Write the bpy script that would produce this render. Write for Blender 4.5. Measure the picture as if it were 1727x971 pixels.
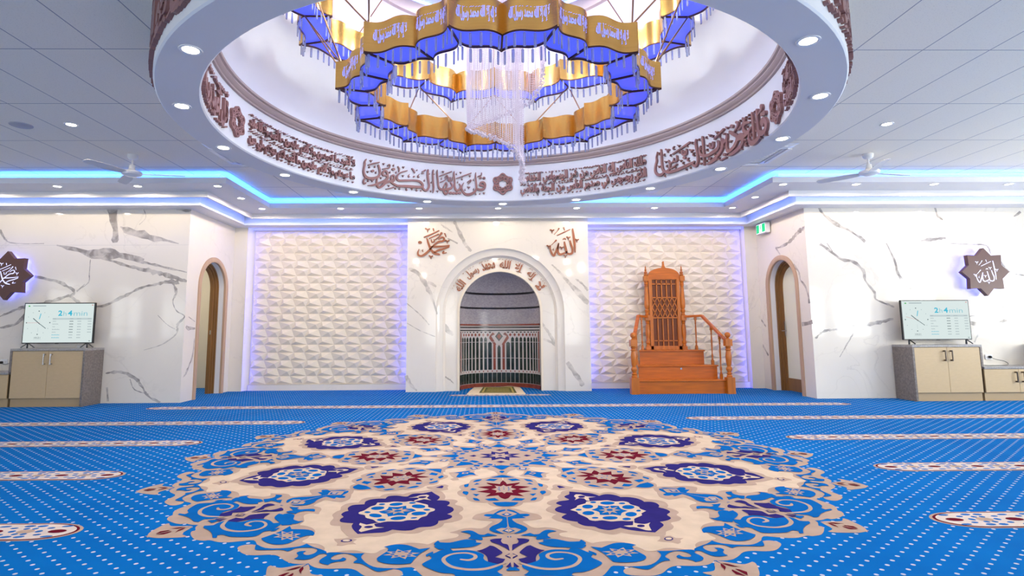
import bpy, bmesh, math, random
from math import sin, cos, pi, radians, sqrt, atan2, hypot
from mathutils import Matrix, Vector

# ------------------------------------------------------------------ scene, camera, world, light
for o in list(bpy.data.objects):
    bpy.data.objects.remove(o)
S = bpy.context.scene
COL = S.collection
CAM_H = 1.135
cam_d = bpy.data.cameras.new('camera')
cam = bpy.data.objects.new('camera', cam_d)
COL.objects.link(cam)
S.camera = cam
cam_d.sensor_fit = 'HORIZONTAL'
cam_d.sensor_width = 36.0
cam_d.lens = 36.0 * 964.3593 / 1727.0
cam_d.shift_x = (863.5 - 826.7356) / 1727.0
cam_d.shift_y = (443.4086 - 485.5) / 1727.0
cam_d.clip_end = 200
def cam_axes(p, yaw, roll):
    cp, sp, cy, sy, cr, sr = cos(p), sin(p), cos(yaw), sin(yaw), cos(roll), sin(roll)
    A = Matrix(((cr, 0, -sr), (0, 1, 0), (sr, 0, cr)))
    B = Matrix(((1, 0, 0), (0, cp, sp), (0, -sp, cp)))
    D = Matrix(((cy, sy, 0), (-sy, cy, 0), (0, 0, 1)))
    return A @ B @ D
_R = cam_axes(0.1189, -0.0128, 0.0049)
right, fwd, up = _R[0], _R[1], _R[2]
cam.matrix_world = Matrix(((right[0], up[0], -fwd[0], 0), (right[1], up[1], -fwd[1], 0), (right[2], up[2], -fwd[2], CAM_H), (0, 0, 0, 1)))

VS = S.view_settings
S.display_settings.display_device = 'sRGB'
VS.view_transform = 'Standard'
VS.look = 'None'
VS.gamma = 1.0
VS.use_curve_mapping = False
VS.exposure = 0.32

WORLD_STRENGTH = 1.0
SPOT_W = 23.0
DAY_RIGHT, DAY_BACK, DAY_LEFT = 225.0, 50.0, 36.0     # window daylight, watts per window
COVE_E, COVE_LOW_E = 28.0, 14.0                         # blue LED strips in the ceiling coves
PANEL_LED_E = 9.0                                     # blue LED strips beside the tile panels
PLATE_E = 0.8                                         # lit blue acrylic of the chandelier
CROWN_W = 45.0
TIER_FILL_W = 7.5
LENS_E = 14.0
SCREEN_E = 0.68
SPOT_COL = (1.0, 0.85, 0.68)
DAY_COL = (0.97, 1.0, 0.96)

W = bpy.data.worlds.new('daylight')
S.world = W
W.use_nodes = True
bg = W.node_tree.nodes['Background']
bg.inputs[0].default_value = (0.88, 0.94, 1.0, 1)
bg.inputs[1].default_value = WORLD_STRENGTH

def window_light(x, y, z, sx, sz, rot, watts):
    l = bpy.data.lights.new('window_daylight', 'AREA')
    l.shape = 'RECTANGLE'; l.size = sx; l.size_y = sz; l.energy = watts; l.color = DAY_COL
    o = bpy.data.objects.new('window_daylight', l); COL.objects.link(o)
    o.location = (x, y, z); o.rotation_euler = rot
    return o
ROOM_L, ROOM_R, ROOM_B = -10.6, 11.2, -5.2
WIN_R = [7.0, 4.4, 1.9, -0.4, -3.0]       # y of the windows in the right wall
WIN_L = [4.4, 2.0, -0.6, -3.2]
WIN_BK = [-8.0, -5.0, -2.0, 1.0, 4.0, 7.0]
for y in WIN_R: window_light(ROOM_R + 0.12, y, 1.75, 1.5, 2.5, (0, radians(90), 0), DAY_RIGHT)
for y in WIN_L: window_light(ROOM_L - 0.12, y, 1.75, 1.5, 2.5, (0, radians(-90), 0), DAY_LEFT)
for x in WIN_BK: window_light(x, ROOM_B - 0.12, 1.75, 1.5, 2.5, (radians(90), 0, 0), DAY_BACK)

# ------------------------------------------------------------------ helpers
def lin(c):
    c = c / 255.0
    return c / 12.92 if c <= 0.04045 else ((c + 0.055) / 1.055) ** 2.4
def rgb(r, g, b): return (lin(r), lin(g), lin(b), 1)
def new_mat(name):
    m = bpy.data.materials.new(name); m.use_nodes = True
    nt = m.node_tree
    return m, nt, nt.nodes['Principled BSDF']
def mat(name, col, rough=0.5, metal=0.0, spec=0.5, emit=None, es=0.0, trans=0.0, ior=1.45, alpha=1.0, noise=None, bump=None, coat=0.0):
    m, nt, b = new_mat(name)
    b.inputs['Base Color'].default_value = col
    b.inputs['Roughness'].default_value = rough
    b.inputs['Metallic'].default_value = metal
    b.inputs['Specular IOR Level'].default_value = spec
    b.inputs['IOR'].default_value = ior
    b.inputs['Transmission Weight'].default_value = trans
    b.inputs['Alpha'].default_value = alpha
    b.inputs['Coat Weight'].default_value = coat
    if emit: 
        b.inputs['Emission Color'].default_value = emit
        b.inputs['Emission Strength'].default_value = es
    N, Lk = nt.nodes, nt.links
    if noise:                                   # (scale, amount, (sx,sy,sz))
        sc, am, st = noise
        tc = N.new('ShaderNodeTexCoord'); mp = N.new('ShaderNodeMapping'); mp.inputs['Scale'].default_value = st
        nz = N.new('ShaderNodeTexNoise'); nz.inputs['Scale'].default_value = sc; nz.inputs['Detail'].default_value = 5
        rm = N.new('ShaderNodeMapRange'); rm.inputs[1].default_value = 0.3; rm.inputs[2].default_value = 0.7; rm.inputs[3].default_value = 1 - am; rm.inputs[4].default_value = 1 + am
        mx = N.new('ShaderNodeVectorMath'); mx.operation = 'SCALE'; mx.inputs[0].default_value = col[:3]
        Lk.new(tc.outputs['Object'], mp.inputs[0]); Lk.new(mp.outputs[0], nz.inputs['Vector']); Lk.new(nz.outputs['Fac'], rm.inputs[0])
        Lk.new(rm.outputs[0], mx.inputs['Scale']); Lk.new(mx.outputs[0], b.inputs['Base Color'])
        if bump:
            bp = N.new('ShaderNodeBump'); bp.inputs['Strength'].default_value = bump; bp.inputs['Distance'].default_value = 0.01
            Lk.new(nz.outputs['Fac'], bp.inputs['Height']); Lk.new(bp.outputs[0], b.inputs['Normal'])
    return m

class MB:
    def __init__(s): s.v = []; s.f = []; s.m = []
    def face(s, pts, mi=0):
        n = len(s.v); s.v += [tuple(p) for p in pts]; s.f.append(tuple(range(n, n + len(pts)))); s.m.append(mi)
    def box(s, x0, x1, y0, y1, z0, z1, mi=0, T=None):
        c = [(x0, y0, z0), (x1, y0, z0), (x1, y1, z0), (x0, y1, z0), (x0, y0, z1), (x1, y0, z1), (x1, y1, z1), (x0, y1, z1)]
        if T: c = [T(p) for p in c]
        n = len(s.v); s.v += c
        for q in ((3, 2, 1, 0), (4, 5, 6, 7), (0, 1, 5, 4), (1, 2, 6, 5), (2, 3, 7, 6), (3, 0, 4, 7)):
            s.f.append(tuple(n + i for i in q)); s.m.append(mi)
    def grid(s, rows, mi=0, close=False, flip=False):      # rows: list of equal-length point lists
        n = len(s.v); w = len(rows[0])
        for r in rows: s.v += [tuple(p) for p in r]
        for i in range(len(rows) - 1):
            for j in range(w if close else w - 1):
                k = (j + 1) % w
                q = (n + i * w + j, n + i * w + k, n + (i + 1) * w + k, n + (i + 1) * w + j)
                s.f.append(q[::-1] if flip else q); s.m.append(mi(i, j) if callable(mi) else mi)
    def lathe(s, prof, c=(0, 0, 0), n=16, mi=0, cap=True):   # prof: (r, z)
        rows = [[(c[0] + r * cos(2 * pi * k / n), c[1] + r * sin(2 * pi * k / n), c[2] + z) for k in range(n)] for r, z in prof]
        s.grid(rows, mi, close=True)
        if cap:
            if prof[0][0] > 1e-4: s.face(rows[0][::-1], mi)
            if prof[-1][0] > 1e-4: s.face(rows[-1], mi)
    def tube(s, pts, r, n=6, mi=0):
        pts = [Vector(p) for p in pts]; rows = []
        for i, p in enumerate(pts):
            t = (pts[min(i + 1, len(pts) - 1)] - pts[max(i - 1, 0)]).normalized()
            a = t.orthogonal().normalized() if i == 0 else (a - t * a.dot(t)).normalized()
            b = t.cross(a); rr = r[i] if isinstance(r, (list, tuple)) else r
            rows.append([p + (a * cos(2 * pi * k / n) + b * sin(2 * pi * k / n)) * rr for k in range(n)])
        s.grid(rows, mi, close=True); s.face(rows[0][::-1], mi); s.face(rows[-1], mi)
    def bar(s, p, q, w, h, mi=0, upv=(0, 0, 1)):             # rectangular bar between two points
        p, q = Vector(p), Vector(q); t = (q - p).normalized(); u = Vector(upv); a = t.cross(u).normalized() * w / 2; b = a.cross(t).normalized() * h / 2
        r0 = [p - a - b, p + a - b, p + a + b, p - a + b]; r1 = [x + (q - p) for x in r0]
        s.grid([r0, r1], mi, close=True); s.face(r0[::-1], mi); s.face(r1, mi)
    def prism(s, poly, f0, f1, mi=0, mside=None):            # 2D poly to 3D by two mapping functions
        a = [f0(p) for p in poly]; b = [f1(p) for p in poly]
        s.face(a[::-1], mi); s.face(b, mi)
        for i in range(len(poly)):
            j = (i + 1) % len(poly); s.face([a[i], a[j], b[j], b[i]], mi if mside is None else mside)
    def build(s, name, mats, parent=None, smooth=False, bevel=0.0, at=None):
        me = bpy.data.meshes.new(name)
        org = Vector(at) if at else Vector((0, 0, 0))
        me.from_pydata([(p[0] - org[0], p[1] - org[1], p[2] - org[2]) for p in s.v], [], s.f)
        if not isinstance(mats, (list, tuple)): mats = [mats]
        for m in mats: me.materials.append(m)
        me.polygons.foreach_set('material_index', s.m)
        if smooth: me.polygons.foreach_set('use_smooth', [True] * len(s.f))
        bm = bmesh.new(); bm.from_mesh(me); bmesh.ops.remove_doubles(bm, verts=bm.verts, dist=1e-5); bm.to_mesh(me); bm.free()
        me.update()
        o = bpy.data.objects.new(name, me); COL.objects.link(o)
        o.location = org
        if parent: o.parent = parent
        if smooth:
            me.set_sharp_from_angle(angle=radians(38))
        if bevel:
            bv = o.modifiers.new('bevel', 'BEVEL'); bv.width = bevel; bv.segments = 2; bv.limit_method = 'ANGLE'
        return o
def tag(o, label=None, cat=None, group=None, kind=None):
    if label: o['label'] = label
    if cat: o['category'] = cat
    if group: o['group'] = group
    if kind: o['kind'] = kind
    return o
def struct(o): return tag(o, kind='structure')
def empty(name, loc, label, cat, group=None, rz=0):
    o = bpy.data.objects.new(name, None); COL.objects.link(o); o.empty_display_size = 0.1
    o.location = loc; o.rotation_euler = (0, 0, rz); return tag(o, label, cat, group)
def copy_tree(o, parent=None):
    c = o.copy(); COL.objects.link(c)
    if parent: c.parent = parent
    for ch in list(o.children): copy_tree(ch, c)
    return c

def cr(p0, p1, p2, p3, t):
    return tuple(0.5 * (2 * b + (c - a) * t + (2 * a - 5 * b + 4 * c - d) * t * t + (3 * b - a - 3 * c + d) * t ** 3) for a, b, c, d in zip(p0, p1, p2, p3))
def smooth_line(P, n=4):
    if len(P) < 3: n = 2
    out = []
    for i in range(len(P) - 1):
        a, b, c, d = P[max(i - 1, 0)], P[i], P[i + 1], P[min(i + 2, len(P) - 1)]
        out += [cr(a, b, c, d, k / n) for k in range(n)]
    return out + [tuple(P[-1])]
def smooth_poly(P, n=3, lim=58):
    m = len(P); out = []
    def turn(i):
        a, b, c = P[i - 1], P[i], P[(i + 1) % m]
        d = abs((atan2(c[1] - b[1], c[0] - b[0]) - atan2(b[1] - a[1], b[0] - a[0]) + pi) % (2 * pi) - pi)
        return d > radians(lim)
    sharp = [turn(i) for i in range(m)]
    for i in range(m):
        j = (i + 1) % m; b, c = P[i], P[j]
        a = b if sharp[i] else P[i - 1]; d = c if sharp[j] else P[(j + 1) % m]
        out += [cr(a, b, c, d, k / n) for k in range(n)]
    return out
def ribbon(mb, stroke, f, th, mi=0, n=4, flat=False, jag=None):
    """pen stroke: points (u, v, half width); f(u, v, depth) gives the 3D point"""
    P = smooth_line(stroke, n)
    if jag: P = [(p[0] + jag.uniform(-.25, .25) * p[2], p[1] + jag.uniform(-.25, .25) * p[2], p[2] * jag.uniform(.55, 1.3)) for p in P]
    sec = []
    for i, p in enumerate(P):
        a, b = P[max(i - 1, 0)], P[min(i + 1, len(P) - 1)]
        dx, dy = b[0] - a[0], b[1] - a[1]; l = hypot(dx, dy) or 1e-6; dx /= l; dy /= l
        w = max(p[2], 0.0012)
        if i == 0 and not jag:
            for an in (12, 45): sec.append((p[0] - dx * w * cos(radians(an)), p[1] - dy * w * cos(radians(an)), dx, dy, w * sin(radians(an))))
        sec.append((p[0], p[1], dx, dy, w))
        if i == len(P) - 1 and not jag:
            for an in (45, 12): sec.append((p[0] + dx * w * cos(radians(an)), p[1] + dy * w * cos(radians(an)), dx, dy, w * sin(radians(an))))
    L = [(x - dy * w, y + dx * w) for x, y, dx, dy, w in sec]; R = [(x + dy * w, y - dx * w) for x, y, dx, dy, w in sec]
    tl = [f(a, b, th) for a, b in L]; tr = [f(a, b, th) for a, b in R]
    if flat:
        mb.grid([tl, tr], mi); return
    bl = [f(a, b, 0) for a, b in L]; br = [f(a, b, 0) for a, b in R]
    mb.grid([bl, tl, tr, br], mi)
    mb.face([bl[0], br[0], tr[0], tl[0]], mi); mb.face([bl[-1], tl[-1], tr[-1], br[-1]], mi)

# ------------------------------------------------------------------ Arabic lettering (shaped by hand, drawn with the built-in font)
_D = {'ا': (0xFE8D, 2), 'أ': (0xFE83, 2), 'إ': (0xFE87, 2), 'آ': (0xFE81, 2), 'ب': (0xFE8F, 4), 'ة': (0xFE93, 2), 'ت': (0xFE95, 4), 'ث': (0xFE99, 4), 'ج': (0xFE9D, 4), 'ح': (0xFEA1, 4), 'خ': (0xFEA5, 4), 'د': (0xFEA9, 2), 'ذ': (0xFEAB, 2), 'ر': (0xFEAD, 2), 'ز': (0xFEAF, 2), 'س': (0xFEB1, 4), 'ش': (0xFEB5, 4), 'ص': (0xFEB9, 4), 'ض': (0xFEBD, 4), 'ط': (0xFEC1, 4), 'ظ': (0xFEC5, 4), 'ع': (0xFEC9, 4), 'غ': (0xFECD, 4), 'ف': (0xFED1, 4), 'ق': (0xFED5, 4), 'ك': (0xFED9, 4), 'ل': (0xFEDD, 4), 'م': (0xFEE1, 4), 'ن': (0xFEE5, 4), 'ه': (0xFEE9, 4), 'و': (0xFEED, 2), 'ى': (0xFEEF, 2), 'ي': (0xFEF1, 4)}
def shape_ar(t):
    out = []; i = 0; prev = False
    while i < len(t):
        ch = t[i]
        if ch not in _D: out.append(ch); prev = False; i += 1; continue
        if ch == 'ل' and i + 1 < len(t) and t[i + 1] in 'اأإ':
            out.append(chr({'ا': 0xFEFB, 'أ': 0xFEF7, 'إ': 0xFEF9}[t[i + 1]] + (1 if prev else 0))); prev = False; i += 2; continue
        base, nf = _D[ch]
        nxt = i + 1 < len(t) and t[i + 1] in _D
        if nf == 2: out.append(chr(base + (1 if prev else 0))); prev = False
        else:
            k = (3 if nxt else 1) if prev else (2 if nxt else 0)
            out.append(chr(base + k)); prev = nxt
        i += 1
    return ''.join(reversed(out))
def text_mesh(body, extrude=0.0, offset=0.0, res=3):
    c = bpy.data.curves.new('lettering', 'FONT'); c.body = body; c.extrude = extrude; c.offset = offset; c.resolution_u = res
    o = bpy.data.objects.new('lettering', c); COL.objects.link(o)
    dg = bpy.context.evaluated_depsgraph_get(); ev = o.evaluated_get(dg); me = ev.to_mesh()
    V = [tuple(v.co) for v in me.vertices]; F = [tuple(p.vertices) for p in me.polygons]
    ev.to_mesh_clear(); bpy.data.objects.remove(o); bpy.data.curves.remove(c)
    return V, F
def add_text(mb, body, box, f, depth, mi=0, offset=0.012, arabic=True, fit='both', split=None):
    """fit lettering into box (u0, v0, u1, v1); f(u, v, d) maps to 3D, d from 0 to depth"""
    V, F = text_mesh(shape_ar(body) if arabic else body, 0.5 if depth else 0.0, offset)
    if not V: return
    x0 = min(v[0] for v in V); x1 = max(v[0] for v in V); y0 = min(v[1] for v in V); y1 = max(v[1] for v in V)
    u0, v0, u1, v1 = box
    sx = (u1 - u0) / (x1 - x0); sy = (v1 - v0) / (y1 - y0)
    if fit == 'width': sy = sx
    if fit == 'height': sx = sy
    if split:                                   # cut long edges so that the lettering follows a curved sheet
        bm = bmesh.new(); vs = [bm.verts.new(v) for v in V]
        for q in F:
            try: bm.faces.new([vs[i] for i in q])
            except ValueError: pass
        bmesh.ops.triangulate(bm, faces=bm.faces)
        for k in range(1, split):
            x = x0 + (x1 - x0) * k / split
            bmesh.ops.bisect_plane(bm, geom=bm.verts[:] + bm.edges[:] + bm.faces[:], plane_co=(x, 0, 0), plane_no=(1, 0, 0))
        bm.verts.index_update(); V = [tuple(v.co) for v in bm.verts]; F = [tuple(v.index for v in q.verts) for q in bm.faces]; bm.free()
    n = len(mb.v)
    mb.v += [tuple(f(u0 + (v[0] - x0) * sx, v0 + (v[1] - y0) * sy, (v[2] + 0.5) * depth if depth else 0)) for v in V]
    mb.f += [tuple(n + i for i in q) for q in F]; mb.m += [mi] * len(F)
def vowel_marks(mb, rng, u0, u1, v, f, th, step, s, mi=0):
    """short strokes above and below a line of lettering"""
    u = u0
    while u < u1:
        k = rng.random(); w = s * rng.uniform(.8, 1.2); y = v + rng.uniform(-.3, .3) * s
        if k < .45: ribbon(mb, [(u - w, y - w * .4, s * .22), (u + w, y + w * .5, s * .3)], f, th, mi, 2)
        elif k < .75: ribbon(mb, [(u - w * .6, y + w * .5, s * .25), (u, y - w * .4, s * .22)], f, th, mi, 2); ribbon(mb, [(u + w * .6, y + w * .5, s * .25), (u, y - w * .4, s * .2)], f, th, mi, 2)
        else: ribbon(mb, [(u - s * .15, y, s * .42), (u + s * .15, y, s * .42)], f, th, mi, 2)
        u += step * rng.uniform(.7, 1.4)

# ------------------------------------------------------------------ measured shapes, millimetres
FLOOR = [
(('t','1','A','mc','p'),[-17,2584,27,2627,88,2648,92,2670,145,2692,237,2702,297,2676,313,2650,376,2627,421,2589,455,2533,491,2481,567,2496,571,2503,545,2515,526,2540,527,2576,564,2596,651,2599,706,2568,751,2514,799,2489,881,2492,944,2483,991,2447,1016,2401,1022,2359,1024,2325,1017,2308]),
(('c','2','A','mc','p'),[107,1627,167,1672,200,1707,213,1755,206,1777,157,1800,92,1820,113,1871,134,1918,163,1943,215,1930,264,1945,304,1981,337,2007,298,2024,282,2047,297,2084,358,2115,402,2137,439,2184,466,2175,515,2162,558,2162,618,2181,649,2227,681,2263,702,2304,741,2301,801,2267,838,2261,875,2267,907,2286,936,2306]),
(('t','3','A','m','p'),[6,699,58,730,102,775,146,805,200,810,246,860,261,949,297,983,323,1024,325,1072,308,1123,330,1169,331,1224,307,1286,267,1302,259,1360,227,1417,178,1441,119,1447,100,1504,48,1545,-5,1553]),
(('t','3','A','m','p'),[-7,397,119,453,115,524,64,583,37,678,50,706,103,753,2,769]),
(('t','3','A','m','p'),[-6,1521,45,1541,25,1556,72,1590,107,1631,110,1651,181,1681,206,1722,212,1761,206,1777,157,1800,92,1820,75,1981,-1,2036]),
(('r','4','A','m','p'),[-5,871,17,926,26,984,66,964,127,939,114,978,81,1026,132,1040,193,1061,150,1091,106,1121,150,1156,194,1179,143,1205,96,1226,134,1303,88,1290,44,1276,26,1338,0,1368]),
(('t','5','A','m','p'),[-3,1008,20,1047,66,1026,53,1081,89,1124,54,1161,62,1213,17,1200,-4,1239]),
(('b','5','A','m','p'),[-3,790,-1,710,26,724,57,758,97,793]),
(('b','5','A','m','p'),[34,836,100,825,135,875,69,897]),
(('b','5','A','m','p'),[160,839,206,858,230,920,185,900]),
(('b','5','A','m','p'),[175,980,199,951,223,1001]),
(('b','5','A','m','p'),[257,966,283,986,293,1012,284,1063,262,1050]),
(('b','5','A','m','p'),[194,1120,227,1089,246,1125,222,1149]),
(('b','5','A','m','p'),[252,1208,264,1171,291,1168,295,1216,264,1270]),
(('b','5','A','m','p'),[174,1249,225,1236,197,1296]),
(('b','5','A','m','p'),[169,1405,189,1348,221,1335,205,1394]),
(('b','5','A','m','p'),[39,1402,70,1339,138,1364,110,1407]),
(('b','5','A','m','p'),[-2,1431,88,1446,61,1507,26,1530,-4,1533]),
(('b','5','A','m','p'),[-2,376,91,411,60,441,34,492,13,532,-4,541]),
(('b','5','A','m','p'),[-3,571,21,585,15,624,-4,652]),
(('b','6','A','m','p'),[-1,1053,2,1069,-2,1088]),
(('b','6','A','m','p'),[-3,1106,1,1120,-3,1134]),
(('b','6','A','m','p'),[30,1065,44,1076,29,1092]),
(('b','6','A','m','p'),[30,1112,53,1123,29,1135]),
(('b','6','A','m','p'),[27,1153,41,1165,26,1172]),
(('t','3','B','n','p'),[-126,1171,-90,1150,-63,1093,-26,1070,12,1091,23,1131,58,1190,29,1220,-21,1231,-74,1224,-110,1202]),
(('n','4','B','n','p'),[-35,1111,-15,1120,1,1173,-52,1177,-44,1145]),
(('t','3','B','n','p'),[-162,734,-98,677,-68,627,-34,589,10,597,41,682,109,744,50,784,20,850,-18,863,14,916,-20,952,-62,917,-49,873,-103,819,-145,761]),
(('b','4','B','n','p'),[-121,728,-35,624,-13,630,-17,667,16,669,39,687,77,734,26,746,-13,852,-45,845,-60,785,-70,734,-87,727]),
(('t','5','B','n','p'),[-58,695,-14,676,0,716,-43,742]),
(('b','6','B','n','p'),[-43,701,-20,690,-15,714,-35,725]),
(('t','3','B','n','p'),[-82,501,-40,482,3,494,29,528,25,560,-20,595,-64,607,-90,563]),
(('b','4','B','n','p'),[-38,483,10,527,-23,578,-69,536]),
(('c','5','B','n','p'),[-34,502,-5,531,-25,560,-53,530]),
(('t','3','B','n','p'),[-67,1246,14,1237,73,1291,118,1355,139,1412,197,1394,244,1422,255,1491,320,1520,356,1578,359,1650,400,1689,424,1748,393,1820,358,1850,371,1910,355,1964,310,1995,295,2054,246,2089,179,2098,152,2154,105,2192,55,2205,8,2254,-37,2250,-89,2213,-144,2173,-190,2118,-249,2127,-292,2080,-317,2016,-365,1966,-383,1899,-379,1864,-416,1807,-423,1737,-394,1701,-365,1689,-388,1618,-376,1571,-336,1534,-305,1520,-313,1470,-280,1427,-224,1408,-188,1408,-175,1363,-143,1325,-116,1305]),
(('n','4','B','n','p'),[-30,1278,21,1323,81,1371,100,1422,103,1455,153,1439,195,1454,218,1496,221,1538,270,1560,302,1605,308,1657,299,1693,338,1710,354,1746,339,1796,307,1828,326,1881,311,1936,256,1971,238,2029,191,2056,129,2060,113,2114,52,2154,-15,2195,-80,2145,-126,2097,-147,2051,-208,2061,-241,2053,-268,2013,-274,1974,-317,1940,-329,1889,-318,1863,-359,1813,-366,1754,-328,1722,-303,1708,-333,1652,-327,1601,-289,1564,-244,1547,-255,1505,-249,1479,-208,1454,-148,1456,-129,1444,-130,1383,-101,1354,-66,1338]),
(('c','5','B','n','p'),[-242,1648,-181,1621,-150,1589,-80,1569,-51,1538,6,1545,49,1557,96,1570,123,1613,175,1628,193,1665,180,1707,196,1770,179,1808,185,1860,126,1889,105,1921,27,1952,0,1988,-34,1980,-60,1961,-86,1950,-135,1939,-170,1900,-216,1893,-236,1863,-227,1824,-235,1737,-224,1700]),
(('c','5','B','n','p'),[-60,1393,-26,1362,4,1380,16,1433,68,1470,11,1466,-22,1531,-38,1518,-26,1469,-51,1448,-105,1476,-71,1436]),
(('c','5','B','n','p'),[-111,2033,-56,2047,12,1961,-22,2017,-11,2032,21,2058,68,2049,29,2085,-14,2163,-39,2149,-53,2110,-68,2079,-96,2064]),
(('b','6','B','n','p'),[100,1643,86,1654,67,1660,45,1658,26,1649,13,1636,8,1620,12,1604,26,1593,45,1587,67,1589,87,1598,100,1612,105,1628]),
(('b','6','B','n','p'),[-72,1651,-85,1665,-102,1673,-120,1674,-134,1668,-143,1655,-144,1639,-137,1622,-124,1608,-107,1599,-90,1598,-75,1605,-66,1618,-65,1634]),
(('b','6','B','n','p'),[-138,1767,-151,1780,-168,1788,-186,1788,-201,1782,-211,1769,-213,1753,-207,1736,-194,1723,-176,1715,-158,1714,-143,1721,-133,1734,-132,1750]),
(('b','6','B','n','p'),[-60,1903,-72,1912,-90,1916,-110,1913,-129,1905,-143,1892,-148,1878,-145,1865,-133,1855,-115,1852,-94,1854,-75,1862,-61,1875,-56,1889]),
(('b','6','B','n','p'),[89,1892,73,1907,55,1915,37,1916,23,1910,15,1898,16,1881,24,1864,39,1849,58,1840,76,1839,91,1845,98,1858,97,1875]),
(('b','6','B','n','p'),[165,1767,150,1781,131,1789,112,1789,96,1782,87,1769,86,1752,93,1735,108,1721,128,1713,147,1712,163,1720,173,1733,173,1750]),
(('b','6','B','n','p'),[-2,1579,-9,1586,-18,1590,-27,1590,-35,1587,-40,1580,-41,1571,-38,1563,-31,1556,-22,1552,-13,1552,-4,1555,1,1562,2,1570]),
(('b','6','B','n','p'),[-175,1678,-181,1684,-190,1688,-199,1688,-206,1684,-211,1678,-213,1670,-210,1662,-204,1656,-195,1652,-186,1652,-178,1655,-173,1662,-172,1670]),
(('b','6','B','n','p'),[-167,1855,-173,1860,-181,1863,-190,1862,-199,1859,-204,1853,-206,1845,-204,1839,-199,1833,-190,1831,-181,1832,-172,1835,-167,1841,-165,1849]),
(('b','6','B','n','p'),[1,1952,-7,1959,-19,1963,-31,1962,-42,1958,-49,1950,-50,1940,-47,1931,-38,1923,-27,1920,-14,1920,-3,1925,3,1933,5,1943]),
(('b','6','B','n','p'),[157,1844,151,1850,143,1854,135,1854,129,1852,126,1846,126,1839,130,1832,137,1826,145,1822,152,1821,159,1824,162,1829,161,1836]),
(('b','6','B','n','p'),[160,1676,153,1682,144,1685,134,1684,126,1680,120,1674,118,1666,121,1658,128,1652,138,1649,148,1650,156,1653,162,1660,163,1668]),
(('b','6','B','n','p'),[-120,1702,-63,1683,-27,1638,0,1683,47,1682,86,1708,64,1765,80,1813,23,1831,-18,1875,-51,1835,-89,1831,-127,1810,-101,1759]),
(('t','7','B','n','p'),[46,1786,0,1782,-10,1830,-28,1793,-69,1831,-50,1784,-99,1790,-53,1759,-82,1729,-36,1733,-26,1683,-7,1721,36,1680,15,1731,66,1724,18,1756]),
(('b','8','B','n','p'),[0,1766,-14,1777,-31,1776,-40,1765,-36,1750,-22,1738,-5,1739,4,1750]),
(('n','6','B','n','p'),[0,1440,-9,1450,-20,1455,-32,1456,-42,1452,-47,1443,-48,1432,-44,1421,-35,1411,-24,1406,-12,1405,-2,1409,3,1418,4,1429]),
(('n','6','B','n','p'),[-1,2086,-10,2094,-20,2097,-32,2097,-41,2093,-46,2086,-47,2077,-43,2068,-35,2060,-24,2056,-13,2056,-3,2061,2,2068,3,2077]),
(('t','3','B','n','p'),[-93,2306,-52,2283,-31,2252,32,2268,34,2308,71,2328,34,2345,14,2372,-16,2383,-37,2350,-69,2329]),
(('n','4','B','n','p'),[11,2315,1,2323,-12,2328,-25,2328,-35,2324,-40,2316,-40,2305,-34,2294,-24,2286,-11,2281,2,2280,12,2285,18,2293,17,2304]),
(('c','5','B','n','p'),[5,2312,-2,2317,-11,2320,-20,2320,-27,2317,-31,2311,-31,2304,-28,2297,-21,2292,-12,2289,-3,2289,4,2292,8,2298,8,2305]),
(('b','4','A','m','p'),[6,1592,41,1610,69,1656,84,1685,126,1685,145,1709,126,1731,95,1738,116,1766,31,1779,32,1806,55,1859,90,1903,108,1942,108,1970,91,2002,63,2025,29,2037,40,2018,73,1971,40,1939,4,1913]),
(('t','5','A','m','p'),[5,1622,39,1653,65,1686,36,1721,0,1752]),
(('b','6','A','m','p'),[3,1660,16,1683,35,1701,18,1723,1,1734]),
(('c','7','A','m','p'),[3,1677,17,1704,1,1717]),
(('b','5','A','m','p'),[4,1948,37,1989,2,2023]),
(('c','6','A','m','p'),[4,1962,23,1989,2,2010]),
(('b','5','A','m','p'),[4,2076,14,2087,4,2097]),
(('b','4','A','m','p'),[63,2065,81,2052,98,2041,119,2025,140,2049,167,2044,187,2012,210,1983,237,1977,275,1999,239,2018,218,2043,216,2078,231,2105,196,2119,152,2133,146,2114,154,2086,122,2076]),
(('b','4','A','m','p'),[151,2177,185,2166,217,2164,253,2181,307,2200,333,2193,346,2187,345,2169,379,2179,405,2223,375,2265,321,2251,261,2244,215,2235,180,2213]),
(('n','4','A','m','p'),[7,2290,28,2246,62,2198,98,2164,108,2131,83,2114,40,2109,48,2146,38,2185,12,2205]),
(('n','4','A','m','p'),[44,2310,68,2256,89,2222,108,2213,133,2249,156,2273,177,2283,152,2310,131,2345,121,2390,119,2442,93,2451,63,2467,47,2440,33,2396,57,2385,82,2370,60,2339]),
(('n','4','A','m','p'),[8,2434,20,2464,33,2491,5,2510]),
(('n','4','A','m','p'),[8,2323,34,2354,5,2391]),
(('t','5','A','m','p'),[7,2336,26,2353,6,2374]),
(('b','4','A','m','p'),[46,2472,49,2502,76,2543,64,2567,48,2584,80,2602,152,2597,226,2606,292,2627,310,2611,272,2593,286,2566,341,2555,399,2510,441,2460,430,2424,402,2381,416,2341,386,2302,356,2263,320,2248,301,2282,231,2274,183,2292,141,2337,142,2383,131,2414,102,2440]),
(('t','5','A','m','s'),[35,2442,12,85,2485,17,137,2516,20,211,2522,19,283,2495,18,322,2453,17,342,2399,16,330,2356,15,292,2323,14,231,2315,14,189,2341,15,184,2380,17,214,2407,18,254,2398,11]),
(('b','5','A','m','p'),[-13,2493,-34,2535,30,2539,28,2519]),
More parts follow.
